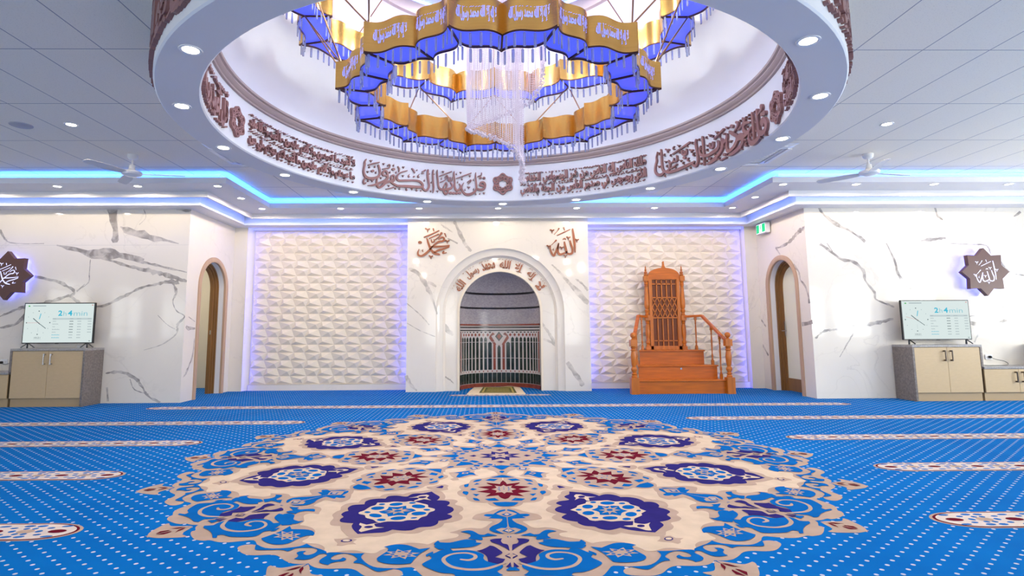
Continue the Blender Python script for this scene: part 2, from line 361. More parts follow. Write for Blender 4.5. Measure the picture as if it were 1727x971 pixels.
(('b','4','A','m','p'),[422,2237,440,2269,469,2322,488,2392,498,2442,545,2451,614,2444,662,2415,679,2374,662,2327,643,2278,646,2237,670,2222,638,2196,593,2186,551,2197,513,2225,479,2256]),
(('t','5','A','m','p'),[534,2389,568,2359,607,2377,604,2343,654,2335,616,2316,649,2286,598,2292,593,2257,559,2287,518,2267,522,2303,469,2311,510,2331,476,2362,529,2354]),
(('b','6','A','m','p'),[542,2362,554,2362,561,2355,556,2348,544,2348,537,2356]),
(('b','6','A','m','p'),[578,2357,590,2356,597,2349,592,2343,580,2343,573,2350]),
(('b','6','A','m','p'),[601,2336,613,2336,620,2329,615,2322,603,2322,596,2329]),
(('b','6','A','m','p'),[599,2312,610,2312,617,2305,612,2298,601,2298,594,2305]),
(('b','6','A','m','p'),[571,2299,583,2298,590,2291,585,2284,573,2284,566,2292]),
(('b','6','A','m','p'),[535,2304,547,2303,554,2296,549,2289,537,2289,530,2297]),
(('b','6','A','m','p'),[511,2325,523,2324,530,2317,525,2310,513,2310,506,2318]),
(('b','6','A','m','p'),[515,2349,527,2349,533,2341,528,2335,516,2335,510,2342]),
(('b','4','A','m','p'),[405,2290,402,2319,430,2360,436,2331]),
(('b','4','A','m','p'),[391,2134,378,2160,324,2165,273,2135,236,2120,186,2128,180,2159,216,2185,292,2199,386,2224,408,2191,403,2162]),
(('b','4','A','m','p'),[754,2306,762,2335,756,2372,711,2444,654,2489,563,2498,622,2531,656,2529,721,2460,752,2436,786,2429,783,2408,775,2380,805,2337,840,2311,873,2310,897,2325,910,2349,909,2376,890,2389,864,2383,853,2359,841,2367,830,2386,841,2408,871,2414,893,2430,902,2453,943,2431,961,2401,955,2365,941,2331,958,2307,937,2291,889,2293,818,2306]),
(('t','1','A','mf','p'),[5,2635,39,2667,64,2697,100,2723,157,2715,154,2741,92,2816,45,2855,-17,2879]),
(('r','4','A','mf','p'),[4,2673,7,2696,19,2720,60,2750,40,2730,25,2695]),
(('r','4','A','mf','p'),[9,2750,22,2761,34,2798,5,2830])]
TXT = {
'KAF': [[-1845,3399,6,-1864,3362,10,-1865,3326,11,-1874,3271,10,-1877,3218,12,-1854,3169,17,-1803,3149,18,-1731,3161,17,-1667,3192,15,-1640,3240,13,-1644,3293,13,-1663,3350,11],
[-1811,3328,7,-1736,3361,10,-1653,3392,7],
[-1525,3231,13,-1536,3277,14,-1569,3292,13,-1597,3260,13,-1593,3227,11,-1553,3227,11,-1525,3218,15,-1535,3182,17,-1588,3140,17,-1658,3103,15,-1736,3067,12,-1808,3052,4],
[-1598,3311,6,-1548,3329,7,-1505,3339,8,-1495,3378,8,-1513,3386,7,-1527,3366,6],
[-1377,3380,6,-1359,3351,10,-1361,3313,7],
[-1678,3170,6,-1684,3112,11,-1672,3067,14,-1643,3048,12,-1601,3078,15,-1559,3125,18,-1502,3153,17,-1452,3164,15],
[-1452,3167,13,-1474,3198,13,-1468,3233,11,-1440,3251,11,-1425,3219,13,-1435,3176,13,-1452,3153,10],
[-1473,3144,8,-1430,3126,13,-1373,3110,15,-1267,3119,17,-1161,3125,17,-1055,3129,17,-1013,3147,15,-1028,3184,15,-1070,3211,14,-1148,3213,13,-1268,3198,14,-1353,3187,14,-1385,3204,13,-1386,3245,11,-1362,3279,10,-1319,3309,8,-1242,3340,6],
[-941,3382,13,-944,3304,14,-933,3221,14,-925,3152,14,-949,3101,15,-977,3088,14,-1006,3109,13,-1017,3143,11],
[-1853,3146,6,-1874,3113,8,-1877,3080,10,-1862,3066,11,-1845,3082,7],
[-1543,3043,6,-1486,3061,7,-1433,3085,7],
[-1175,3380,6,-1157,3365,10,-1132,3326,8],
[-1022,3352,8,-980,3378,10],
[-1029,3327,6,-1004,3331,6],
[-1753,3257,17,-1742,3259,17],
[-1451,3331,18,-1438,3333,18],
[-1145,3269,9,-1138,3269,9],
[-1103,3364,7,-1098,3365,7],
[-1786,3395,6,-1775,3391,5,-1772,3375,3],
[-1760,3399,6,-1771,3390,5],
[-1828,3239,5,-1818,3236,5,-1815,3223,3],
[-1805,3242,5,-1815,3235,4],
[-1632,3190,5,-1623,3186,5,-1620,3172,3],
[-1610,3192,5,-1620,3185,4],
[-1762,3130,6,-1751,3126,5,-1748,3110,3],
[-1736,3133,6,-1747,3124,5],
[-1597,3388,5,-1587,3384,5,-1585,3370,3],
[-1574,3391,5,-1584,3383,4],
[-1516,3099,5,-1507,3096,5,-1504,3082,3],
[-1494,3101,5,-1504,3094,4],
[-1180,3098,6,-1170,3094,5,-1168,3079,3],
[-1157,3100,5,-1167,3092,4],
[-1308,3386,6,-1298,3382,5,-1295,3367,3],
[-1284,3388,5,-1294,3380,5],
[-1313,3264,5,-1303,3260,5,-1301,3246,3],
[-1290,3266,5,-1300,3258,4],
[-1789,3319,2,-1799,3305,5,-1797,3294,6,-1788,3295,4],
[-1707,3341,2,-1717,3327,5,-1715,3315,6,-1706,3316,4],
[-1691,3264,2,-1701,3250,5,-1699,3238,6,-1690,3239,4],
[-1803,3131,2,-1813,3117,5,-1811,3106,6,-1802,3106,4],
[-1434,3404,2,-1444,3390,5,-1442,3378,6,-1433,3379,4],
[-1487,3300,2,-1497,3286,5,-1495,3274,6,-1486,3275,4],
[-1395,3314,2,-1405,3300,5,-1403,3288,6,-1394,3288,4],
[-1402,3088,2,-1412,3074,5,-1410,3062,6,-1401,3062,4],
[-1342,3092,2,-1352,3078,5,-1350,3066,6,-1340,3067,4],
[-1237,3104,3,-1251,3085,6,-1248,3068,8,-1235,3068,5],
[-1092,3110,3,-1106,3091,6,-1103,3074,8,-1090,3074,5],
[-1036,3095,2,-1043,3084,4,-1042,3075,4,-1035,3075,3],
[-1207,3295,3,-1221,3275,7,-1218,3257,9,-1205,3257,5],
[-1068,3309,3,-1084,3288,7,-1081,3269,9,-1067,3269,6],
[-983,3250,2,-993,3236,5,-991,3224,6,-982,3224,4],
[-865,3388,10,-869,3332,11,-864,3228,11,-857,3136,11,-865,3068,5],
[-806,3393,7,-809,3356,11,-799,3264,11,-789,3172,12,-768,3131,15,-724,3121,16,-651,3132,16,-602,3154,14,-590,3192,12,-611,3228,9],
[-718,3153,9,-700,3197,9,-679,3223,10,-663,3187,11,-675,3155,10],
[-718,3116,10,-706,3080,14,-681,3059,14,-651,3089,12,-660,3113,9],
[-772,3312,6,-689,3350,7,-600,3390,7],
[-762,3224,5,-707,3252,6,-667,3292,7,-661,3324,9,-685,3319,6,-695,3297,5],
[-645,3306,7,-642,3257,9,-621,3255,7,-621,3305,6],
[-621,3255,7,-593,3260,7,-590,3307,6],
[-563,3392,6,-566,3355,10,-556,3262,11,-553,3175,12,-534,3126,15,-504,3125,14,-476,3154,14,-473,3191,11,-488,3216,7],
[-532,3294,5,-424,3340,6,-317,3382,6],
[-252,3387,6,-254,3324,11,-246,3230,12,-243,3162,14,-271,3108,17,-332,3072,18,-393,3070,17,-436,3106,14,-455,3161,11,-446,3199,9,-424,3234,5],
[-243,3162,12,-210,3144,16,-155,3145,17,-124,3176,16,-118,3220,15,-142,3251,15,-179,3244,14,-191,3213,15,-161,3201,14,-130,3195,12],
[-222,3334,5,-172,3357,6,-169,3383,9],
[-372,3249,6,-326,3278,9,-323,3260,7,-363,3224,5],
[-619,3079,17,-608,3079,17],
[-576,3078,17,-565,3078,17],
[-531,3080,17,-519,3081,17],
[-485,3085,17,-474,3086,17],
[-190,3316,16,-180,3316,16],
[-138,3314,16,-128,3314,16],
[-197,3082,8,-192,3082,8],
[-810,3097,6,-800,3093,5,-798,3078,3],
[-787,3098,5,-797,3091,4],
[-732,3384,6,-722,3380,5,-720,3365,3],
[-709,3385,5,-719,3378,4],
[-479,3388,6,-469,3383,5,-467,3368,3],
[-456,3388,5,-466,3381,4],
[-346,3343,5,-337,3338,4,-335,3324,3],
[-325,3343,5,-334,3336,4],
[-366,3177,7,-353,3171,6,-351,3151,4],
[-337,3177,7,-349,3168,6],
[-145,3098,6,-136,3093,5,-134,3078,3],
[-123,3098,5,-132,3091,4],
[-913,3343,1,-919,3335,2,-918,3329,3,-913,3329,2],
[-845,3346,1,-851,3339,2,-850,3332,3,-845,3332,2],
[-884,3228,2,-893,3216,4,-891,3205,5,-883,3205,3],
[-891,3102,2,-900,3090,4,-898,3079,5,-890,3079,3],
[-738,3295,2,-747,3284,4,-745,3272,5,-737,3272,3],
[-523,3378,2,-532,3366,4,-530,3355,5,-522,3355,3],
[-441,3316,3,-453,3300,6,-451,3284,7,-440,3283,4],
[-504,3261,2,-513,3249,4,-512,3238,5,-504,3237,3],
[-280,3301,2,-289,3289,4,-288,3278,5,-280,3277,3],
[-400,3150,2,-409,3138,4,-407,3127,5,-399,3126,3],
[-278,3163,2,-286,3152,4,-285,3140,5,-277,3140,3],
[-244,3092,2,-253,3081,4,-251,3069,5,-243,3069,3]],
'NAS': [[2381,3367,5,2362,3307,8,2363,3257,11,2340,3184,11,2341,3120,14,2375,3077,18,2424,3066,17,2462,3082,12],
[2435,3385,8,2438,3317,11,2439,3217,12,2444,3146,14,2463,3106,15,2499,3090,15,2532,3096,14,2555,3133,12,2561,3180,11],
[2561,3173,11,2539,3221,9,2554,3189,9,2595,3182,9,2616,3201,8,2622,3227,6],
[2616,3201,8,2636,3178,9,2670,3193,11,2669,3245,9],
[2462,3099,15,2531,3072,18,2614,3067,18,2739,3076,18,2850,3091,17,2910,3095,14,2928,3107,8],
[2897,3089,12,2933,3049,15,2967,3053,15,2987,3100,14,2981,3201,14,2966,3305,14,2973,3353,11],
[3074,3354,12,3079,3297,14,3081,3204,12,3085,3125,12,3078,3023,9],
[3037,3254,9,3021,3216,11,3035,3159,15,3093,3126,17,3181,3116,17,3296,3138,15],
[3130,3015,6,3200,3017,12,3289,3039,14],
[2608,3282,8,2745,3320,10,2874,3354,11],
[2574,3111,9,2663,3140,8],
[2755,3287,11,2757,3238,11,2790,3226,11,2816,3235,11,2819,3282,9],
[2788,3270,8,2788,3237,8],
[3181,3238,9,3195,3189,11,3231,3190,11,3248,3236,9],
[2775,3192,16,2787,3189,16],
[3167,3072,16,3179,3068,16],
[2509,3369,11,2528,3354,9,2532,3326,6],
[2556,3354,10,2535,3348,8],
[2689,3371,7,2702,3362,6,2704,3344,4],
[2720,3361,6,2706,3358,5],
[2871,3262,10,2889,3248,8,2892,3224,5],
[2915,3247,9,2895,3243,8],
[2485,3222,6,2495,3215,5,2496,3200,3],
[2509,3215,5,2498,3212,4],
[2383,3187,6,2394,3179,5,2396,3164,3],
[2409,3180,6,2398,3176,5],
[2709,3179,6,2721,3171,5,2723,3155,3],
[2737,3171,6,2725,3167,5],
[3014,3062,6,3025,3054,5,3027,3040,3],
[3041,3054,6,3029,3051,5],
[3133,3241,5,3143,3234,4,3144,3222,3],
[3156,3233,5,3146,3232,4],
[3178,3348,6,3190,3340,5,3192,3325,3],
[3206,3338,6,3194,3336,5],
[2408,3355,2,2396,3345,5,2398,3332,6,2408,3328,4],
[2489,3320,2,2477,3310,5,2478,3297,6,2489,3293,4],
[2636,3374,3,2619,3361,7,2621,3343,9,2636,3338,6],
[2583,3288,2,2570,3279,5,2572,3266,6,2583,3262,4],
[2721,3288,2,2708,3279,5,2710,3267,6,2721,3263,4],
[2920,3345,2,2907,3337,5,2909,3324,6,2920,3320,4],
[2838,3336,2,2826,3328,5,2827,3315,6,2838,3311,4],
[2937,3210,4,2918,3198,7,2920,3180,9,2936,3174,6],
[2849,3172,3,2830,3159,7,2833,3140,9,2848,3135,6],
[2768,3143,2,2755,3134,5,2756,3121,6,2767,3117,4],
[3040,3121,2,3027,3112,5,3028,3100,6,3039,3096,4],
[2519,3168,2,2506,3159,5,2508,3146,6,2518,3142,4],
[2484,3054,2,2472,3044,5,2473,3031,6,2484,3028,4],
[2807,3051,2,2797,3044,4,2798,3034,5,2807,3031,3],
[2871,3054,2,2861,3048,4,2862,3038,5,2870,3035,3],
[3029,3351,2,3016,3343,5,3017,3331,6,3029,3326,4],
[3143,3340,2,3130,3333,5,3131,3321,6,3142,3316,4],
[3249,3318,2,3235,3311,5,3237,3299,6,3248,3294,4],
[3061,3236,2,3048,3228,5,3049,3215,6,3060,3211,4],
[3146,3193,2,3133,3186,5,3134,3173,6,3145,3169,4],
[2646,3111,2,2637,3104,3,2639,3096,4,2646,3093,3],
[3189,3120,19,3300,3140,21,3331,3184,19,3318,3227,11],
[3128,3016,7,3215,3034,15,3317,3073,19,3383,3130,21,3393,3187,19,3380,3230,13],
[3395,3179,17,3439,3188,17,3469,3208,17,3473,3252,13],
[3473,3184,10,3456,3114,15,3485,3059,19,3567,3071,19,3630,3116,21,3647,3169,21,3592,3211,19,3526,3260,17],
[3668,3133,21,3695,3164,22,3748,3145,22,3744,3100,24,3715,3059,21,3634,3027,21,3539,3013,17,3481,3012,8],
[3890,3233,10,3816,3254,16,3770,3235,18,3772,3191,20,3817,3146,20],
[3910,3173,12,3842,3144,20,3740,3123,20,3680,3136,18],
[3938,3310,14,3944,3241,18,3952,3140,18,3945,3031,12],
[3866,3129,10,3853,3069,16,3892,3014,24,3969,3002,24,4053,3028,23,4048,3098,23,4040,3205,19,4035,3304,15],
[4058,3067,25,4124,3037,27,4191,3053,26,4213,3105,26,4169,3156,26,4125,3152,28,4142,3118,23],
[4131,3306,21,4134,3278,19,4067,3250,10],
[3266,3268,10,3340,3297,12,3422,3327,13],
[3594,3232,8,3657,3269,14,3673,3307,16,3644,3325,12],
[3672,3234,8,3753,3256,14,3794,3291,16,3766,3323,12],
[3350,2998,9,3440,3002,9],
[3187,3239,11,3205,3186,13,3238,3191,13,3236,3239,11],
[3424,3274,13,3434,3271,13],
[3557,3313,20,3573,3307,20],
[4174,3221,24,4195,3213,24],
[4126,3226,20,4143,3220,20],
[3409,3045,17,3422,3041,17],
[3168,3071,18,3181,3067,18],
[3292,3344,7,3306,3333,6,3308,3316,4],
[3326,3331,7,3311,3329,6],
[3183,3345,7,3196,3335,6,3198,3319,4],
[3214,3333,6,3200,3331,5],
[3468,3335,7,3482,3325,6,3484,3310,4],
[3501,3322,6,3486,3321,5],
[3773,3092,7,3788,3082,6,3790,3067,4],
[3808,3078,7,3793,3078,6],
[3505,3172,7,3519,3162,6,3521,3145,4],
[3540,3159,7,3524,3158,6],
[3131,3239,5,3141,3232,4,3142,3221,3],
[3154,3232,5,3144,3230,4],
[3250,3319,2,3237,3312,5,3238,3300,6,3249,3296,4],
[3358,3278,2,3345,3272,5,3346,3261,6,3357,3256,4],
[3725,3323,2,3711,3318,5,3713,3307,6,3725,3302,4],
[3831,3319,2,3817,3314,5,3818,3303,6,3831,3298,4],
[3890,3321,2,3875,3317,5,3876,3306,6,3889,3301,4],
[3892,3284,2,3877,3280,5,3879,3270,6,3891,3264,4],
[4002,3310,3,3985,3305,6,3987,3294,7,4001,3288,5],
[4017,3206,3,4000,3202,6,4002,3191,7,4016,3185,5],
[4018,3115,2,4003,3110,5,4004,3100,7,4017,3095,4],
[3906,3107,3,3889,3102,6,3891,3091,7,3905,3085,4],
[3839,3215,2,3825,3211,5,3826,3200,6,3839,3195,4],
[3816,3048,4,3790,3039,9,3793,3020,11,3814,3012,7],
[4197,3012,3,4177,3008,6,4179,2996,8,4196,2989,5],
[4090,3022,3,4073,3017,6,4074,3006,7,4089,3000,5],
[3715,3029,2,3701,3023,5,3702,3012,6,3714,3008,4],
[3612,3090,2,3600,3085,4,3601,3075,6,3611,3071,3],
[3463,3042,2,3450,3036,5,3451,3025,6,3462,3021,4],
[3333,3036,2,3320,3029,5,3322,3018,6,3333,3014,4],
[3370,3161,2,3359,3155,4,3360,3145,5,3370,3142,3],
[3436,3140,2,3425,3134,4,3426,3124,5,3436,3120,3],
[3272,3097,2,3259,3090,5,3260,3079,6,3271,3075,4],
[3127,3068,2,3116,3061,4,3117,3051,5,3127,3047,3]],
'ALLAH': [[1764,3120,17,1781,2980,24,1799,2810,22,1803,2665,12],
[1708,2886,17,1727,2810,22,1755,2725,24,1744,2649,24,1698,2627,22,1648,2641,19,1631,2666,20],
[1597,2861,17,1616,2759,24,1636,2666,24],
[1636,2666,20,1572,2637,20,1513,2619,24,1476,2650,22,1468,2726,20,1483,2828,14],
[1483,2836,15,1457,2751,19,1421,2658,22,1386,2594,19,1345,2642,19,1318,2735,15,1326,2777,10],
[1461,2998,10,1580,3052,12,1711,3113,10],
[1406,3022,7,1463,3083,8,1494,3131,17],
[1591,3151,14,1608,3100,8],
[1573,2921,12,1598,2933,14,1623,2921,12],
[1343,2803,7,1391,2853,8,1434,2896,20],
[1329,3108,16,1356,3092,13,1361,3049,9],
[1392,3104,15,1365,3086,12],
[1648,2965,15,1674,2951,13,1679,2910,8],
[1708,2962,14,1682,2945,12],
[1258,2795,15,1283,2780,13,1288,2740,8],
[1318,2792,14,1292,2774,11],
[1511,2767,14,1535,2753,12,1540,2715,8],
[1568,2764,13,1543,2748,11],
[1812,2917,15,1838,2903,13,1843,2862,8],
[1872,2914,14,1846,2897,12],
[1586,2604,13,1608,2592,11,1612,2556,7],
[1638,2602,12,1615,2587,10],
[1390,2747,3,1375,2728,7,1377,2709,9,1391,2708,5]],
'MUH': [[-1091,2940,15,-1069,2861,22,-1034,2767,25,-1001,2708,25,-942,2652,27,-858,2628,22,-838,2618,7],
[-996,2767,15,-926,2835,20,-859,2877,22,-784,2889,22,-756,2939,20,-801,2967,17,-868,2926,10],
[-1006,2776,19,-892,2780,22,-775,2787,19,-658,2803,15],
[-665,2775,15,-758,2741,20,-875,2708,20,-942,2666,15],
[-1017,2742,17,-1109,2649,25,-1192,2599,22,-1255,2616,22,-1267,2667,15,-1243,2734,7],
[-1148,2968,13,-1003,3030,14,-861,3098,12],
[-1049,2945,12,-869,3030,12],
[-930,2919,10,-860,2979,10,-810,3047,24],
[-746,3038,14,-723,2978,10],
[-970,3132,17,-961,3090,10],
[-766,2682,20,-783,2648,13,-711,2662,10],
[-1007,2920,10,-1000,2872,13,-973,2872,13,-950,2882,13,-953,2920,10],
[-1238,2866,30,-1218,2866,30],
[-1119,3138,18,-1089,3121,15,-1082,3073,9],
[-1049,3134,16,-1079,3114,14],
[-729,2904,16,-701,2889,13,-695,2846,8],
[-665,2901,15,-692,2882,12],
[-1044,2601,16,-1017,2585,13,-1011,2543,8],
[-981,2597,14,-1008,2579,12],
[-1167,2728,3,-1181,2709,7,-1178,2690,9,-1165,2689,5]],
'VL': [[-6293,3241,111,-6258,3040,87,-6199,2761,63,-6211,2650,79],
[-6133,2928,24,-5971,2840,87,-5653,2751,79,-5337,2679,39,-5139,2631,12],
[-7178,2613,12,-6882,2545,55,-6565,2465,86,-6295,2476,110,-6020,2424,86,-5706,2364,35],
[-6445,2406,31,-5930,2247,39,-5576,2167,55,-5222,2068,47,-4966,1989,31],
[-6096,2405,23,-5584,2285,31,-4975,2145,16],
[-8012,1421,15,-7792,1516,31,-7570,1592,38,-7269,1649,39,-6895,1763,31],
[-6895,1763,31,-6653,1607,35,-6345,1587,31,-6047,1721,35,-5750,1875,27,-5447,1952,35,-5217,1990,47,-5100,1970,39],
[-7498,2076,31,-7185,2017,35,-6946,1918,35,-6823,1821,31,-6894,1744,31],
[-6597,2367,8,-6598,2132,8,-6605,1975,12,-6786,1840,12],
[-5197,1970,23,-5129,1814,31,-5178,1659,12,-5111,1504,12,-4971,1407,12,-5078,1273,31,-5088,1120,19,-5307,950,11,-5605,856,8],
[-7993,1230,23,-7770,1286,31,-7629,1400,46,-7547,1553,61],
[-6205,482,15,-5960,499,45,-5727,404,45,-5604,273,30,-5480,104,23,-5285,10,30],
[-5801,386,8,-5714,217,11,-5482,141,8],
[-6169,257,23,-6134,34,30],
[-8152,2885,31,-8059,2727,20,-7897,2647,12,-7393,2638,8],
[-5214,3230,32,-5056,3206,48,-4958,3206,24],
[-6661,1956,8,-6785,1821,15],
[-5762,3220,8,-5722,3079,8,-5823,2959,8],
[-5413,1428,8,-5250,1274,8,-5112,1197,11]],
'VR': [[5809,3237,24,5899,3094,32,6109,2931,41,6302,2829,24,6455,2727,32,6568,2638,48],
[5782,2600,32,5953,2467,32,6142,2326,48,6339,2285,36,6487,2145,36,6512,1966,28,6655,1768,32,6665,1649,24,6875,1550,28,6970,1510,12],
[5903,2608,12,6027,2387,12],
[6928,2605,16,7043,2323,24,7082,2083,36,7187,1924,48,7410,1745,52,7580,1645,56,7672,1566,40],
[5585,990,20,5731,1106,27,5970,1144,27,6291,1200,35,6610,1238,39,6933,1315,35],
[6309,1181,16,6152,949,16,5974,680,8],
[7835,3233,25,7862,3089,24,7955,3008,16],
[7535,2643,16,7740,2671,40,7964,2691,24],
[8015,2602,8,8376,2580,12,8657,2559,16,8722,2418,16],
[8868,2277,24,9010,2116,28,9258,2036,28],
[8196,1250,39,8430,1210,36,8710,1228,36,8920,1325,36,9023,1521,87,9207,1599,80],
[8246,1348,8,8611,1405,8,8947,1561,16],
[8280,919,16,8422,1132,16,8549,1209,12],
[9200,3066,12,9331,3147,41]],
'VM': [[-569,3290,39,-453,3056,50,-338,2822,50,-223,2686,31],
[-818,3220,15,-722,3154,27,-587,3064,15],
[-683,2940,31,-491,2842,19],
[-1442,2363,34,-1212,2210,53,-1058,1942,61,-962,1714,42,-885,1469,26],
[-1059,2094,46,-907,1999,34],
[-1471,1679,11,-1205,1452,15,-1034,1263,15],
[-1467,1303,8,-1202,1152,11,-919,1039,11],
[1588,2161,38,1681,2046,53,1867,1855,69,2034,1664,68],
[1797,2141,19,1929,2045,31,2040,1911,34],
[1611,543,45,1756,320,67,1901,99,52],
[-1473,302,44,-1359,119,44,-1265,27,22],
[1344,2423,19,1494,2276,31,1606,2123,34]],
'VMI': [[-830,1359,38,-722,1187,68,-589,1066,34],
[1149,1292,23,1298,1064,42,1446,837,42],
[1144,989,19,1333,913,34,1483,761,26],
[-824,325,19,-643,213,19,-567,138,11]],
'VSL': [[9679,1250,32,9765,1209,50,9987,1211,30],
[9974,1324,13,9743,1403,8],
[9978,1041,17,9953,762,25,9791,495,33,9684,408,12]],
'VSR': [[9641,2887,50,9899,2822,52,10191,2701,38,10602,2666,23],
[10652,2693,29,10504,2534,34],
[10068,2288,42,9917,2142,31,9870,1991,25,9726,1853,30,9653,1583,34],
[9933,1229,40,9594,1266,38],
[11459,1380,45,11209,1203,43],
[11717,1089,40,11435,884,38,11173,642,37]]}

# ------------------------------------------------------------------ materials
def carpet_mat():
    m, nt, b = new_mat('blue_carpet'); N, L = nt.nodes, nt.links
    tc = N.new('ShaderNodeTexCoord'); sx = N.new('ShaderNodeSeparateXYZ'); L.new(tc.outputs['Object'], sx.inputs[0])
    def mth(op, a, b_=None, c=None):
        n = N.new('ShaderNodeMath'); n.operation = op
        for k, x in enumerate((a, b_, c)):
            if x is None: continue
            if isinstance(x, (int, float)): n.inputs[k].default_value = x
            else: L.new(x, n.inputs[k])
        return n.outputs[0]
    def lattice(ox, oy):
        u = mth('SUBTRACT', mth('FLOORED_MODULO', mth('ADD', sx.outputs[0], -ox + 0.0635), 0.127), 0.0635)
        v = mth('SUBTRACT', mth('FLOORED_MODULO', mth('ADD', sx.outputs[1], -oy + 0.0534), 0.1068), 0.0534)
        d = mth('SQRT', mth('ADD', mth('MULTIPLY', u, u), mth('MULTIPLY', v, v)))
        return mth('LESS_THAN', d, 0.0105)
    dots = mth('MAXIMUM', lattice(2.085, 2.800), lattice(2.1485, 2.8534))
    nz = N.new('ShaderNodeTexNoise'); nz.inputs['Scale'].default_value = 2.2; nz.inputs['Detail'].default_value = 6; L.new(tc.outputs['Object'], nz.inputs['Vector'])
    mx = N.new('ShaderNodeMix'); mx.data_type = 'RGBA'; mx.inputs['A'].default_value = rgb(0, 90, 164); mx.inputs['B'].default_value = rgb(2, 112, 188); L.new(nz.outputs['Fac'], mx.inputs['Factor'])
    m2 = N.new('ShaderNodeMix'); m2.data_type = 'RGBA'; L.new(dots, m2.inputs['Factor']); L.new(mx.outputs['Result'], m2.inputs['A']); m2.inputs['B'].default_value = rgb(190, 194, 204)
    L.new(m2.outputs['Result'], b.inputs['Base Color']); b.inputs['Roughness'].default_value = 0.95; b.inputs['Specular IOR Level'].default_value = 0.04
    return m
def pile(name, c): return mat(name, c, 0.95, spec=0.04, noise=(9, 0.07, (1, 1, 1)))
M = {}
M['carpet'] = carpet_mat()
M['c_blue'] = pile('carpet_plain_blue', rgb(2, 95, 168))
M['c_tan'] = pile('carpet_tan', rgb(178, 155, 138))
M['c_cream'] = pile('carpet_cream', rgb(208, 188, 164))
M['c_navy'] = pile('carpet_navy', rgb(44, 38, 108))
M['c_red'] = pile('carpet_dark_red', rgb(100, 18, 38))
M['c_row'] = pile('carpet_row_cream', rgb(212, 198, 188))
M['c_rowblue'] = pile('carpet_row_blue', rgb(50, 108, 176))

def marble_mat(name, base, vein, tint=1.0):
    m, nt, b = new_mat(name); N, L = nt.nodes, nt.links
    tc = N.new('ShaderNodeTexCoord')
    mp = N.new('ShaderNodeMapping'); mp.inputs['Rotation'].default_value = (0.4, 0.7, 0.5); L.new(tc.outputs['Object'], mp.inputs[0])
    nz = N.new('ShaderNodeTexNoise'); nz.inputs['Scale'].default_value = 1.1; nz.inputs['Detail'].default_value = 8; nz.inputs['Distortion'].default_value = 0.9; L.new(mp.outputs[0], nz.inputs['Vector'])
    sb = N.new('ShaderNodeMath'); sb.operation = 'SUBTRACT'; sb.inputs[1].default_value = 0.5; L.new(nz.outputs['Fac'], sb.inputs[0])
    ab = N.new('ShaderNodeMath'); ab.operation = 'ABSOLUTE'; L.new(sb.outputs[0], ab.inputs[0])
    rp = N.new('ShaderNodeMapRange'); rp.inputs[1].default_value = 0.0; rp.inputs[2].default_value = 0.012; rp.inputs[3].default_value = 0.22; rp.inputs[4].default_value = 0.0; L.new(ab.outputs[0], rp.inputs[0])
    n2 = N.new('ShaderNodeTexNoise'); n2.inputs['Scale'].default_value = 0.8; n2.inputs['Detail'].default_value = 4; L.new(tc.outputs['Object'], n2.inputs['Vector'])
    r2 = N.new('ShaderNodeMapRange'); r2.inputs[1].default_value = 0.42; r2.inputs[2].default_value = 0.66; L.new(n2.outputs['Fac'], r2.inputs[0])
    ml = N.new('ShaderNodeMath'); ml.operation = 'MULTIPLY'; L.new(rp.outputs[0], ml.inputs[0]); L.new(r2.outputs[0], ml.inputs[1])
    n3 = N.new('ShaderNodeTexNoise'); n3.inputs['Scale'].default_value = 1.6; n3.inputs['Detail'].default_value = 6; L.new(mp.outputs[0], n3.inputs['Vector'])
    a = N.new('ShaderNodeMix'); a.data_type = 'RGBA'; a.inputs['A'].default_value = base; a.inputs['B'].default_value = tuple(x * 0.92 for x in base[:3]) + (1,); L.new(n3.outputs['Fac'], a.inputs['Factor'])
    c = N.new('ShaderNodeMix'); c.data_type = 'RGBA'; L.new(ml.outputs[0], c.inputs['Factor']); L.new(a.outputs['Result'], c.inputs['A']); c.inputs['B'].default_value = vein
    L.new(c.outputs['Result'], b.inputs['Base Color']); b.inputs['Roughness'].default_value = 0.07; b.inputs['Specular IOR Level'].default_value = 0.5
    return m
M['marble'] = marble_mat('white_marble', rgb(233, 225, 213), rgb(166, 156, 146))
def vein_mat(name, dark, pale, sc):
    m, nt, b = new_mat(name); N, L = nt.nodes, nt.links
    tc = N.new('ShaderNodeTexCoord'); nz = N.new('ShaderNodeTexNoise'); nz.inputs['Scale'].default_value = sc; nz.inputs['Detail'].default_value = 7; nz.inputs['Distortion'].default_value = .8
    rp = N.new('ShaderNodeMapRange'); rp.inputs[1].default_value = .38; rp.inputs[2].default_value = .62
    mx = N.new('ShaderNodeMix'); mx.data_type = 'RGBA'; mx.inputs['A'].default_value = dark; mx.inputs['B'].default_value = pale
    L.new(tc.outputs['Object'], nz.inputs['Vector']); L.new(nz.outputs['Fac'], rp.inputs[0]); L.new(rp.outputs[0], mx.inputs['Factor']); L.new(mx.outputs['Result'], b.inputs['Base Color']); b.inputs['Roughness'].default_value = .07
    return m
M['vein'] = vein_mat('marble_vein_grey', rgb(146, 139, 134), rgb(202, 194, 186), 6)
M['vein_light'] = vein_mat('marble_vein_light', rgb(178, 170, 160), rgb(220, 211, 200), 5)
M['joint'] = mat('marble_joint', rgb(190, 186, 180), 0.3)
M['paint'] = mat('white_paint', rgb(226, 226, 226), 0.6, spec=0.3)
M['cornice'] = mat('white_cornice', rgb(228, 226, 226), 0.45, spec=0.4)
M['drum'] = mat('ring_white', rgb(224, 226, 230), 0.7, spec=0.3)
M['soffit'] = mat('ring_underside', rgb(228, 226, 224), 0.7, spec=0.3)
M['mould'] = mat('ring_moulding', rgb(176, 160, 156), 0.5)
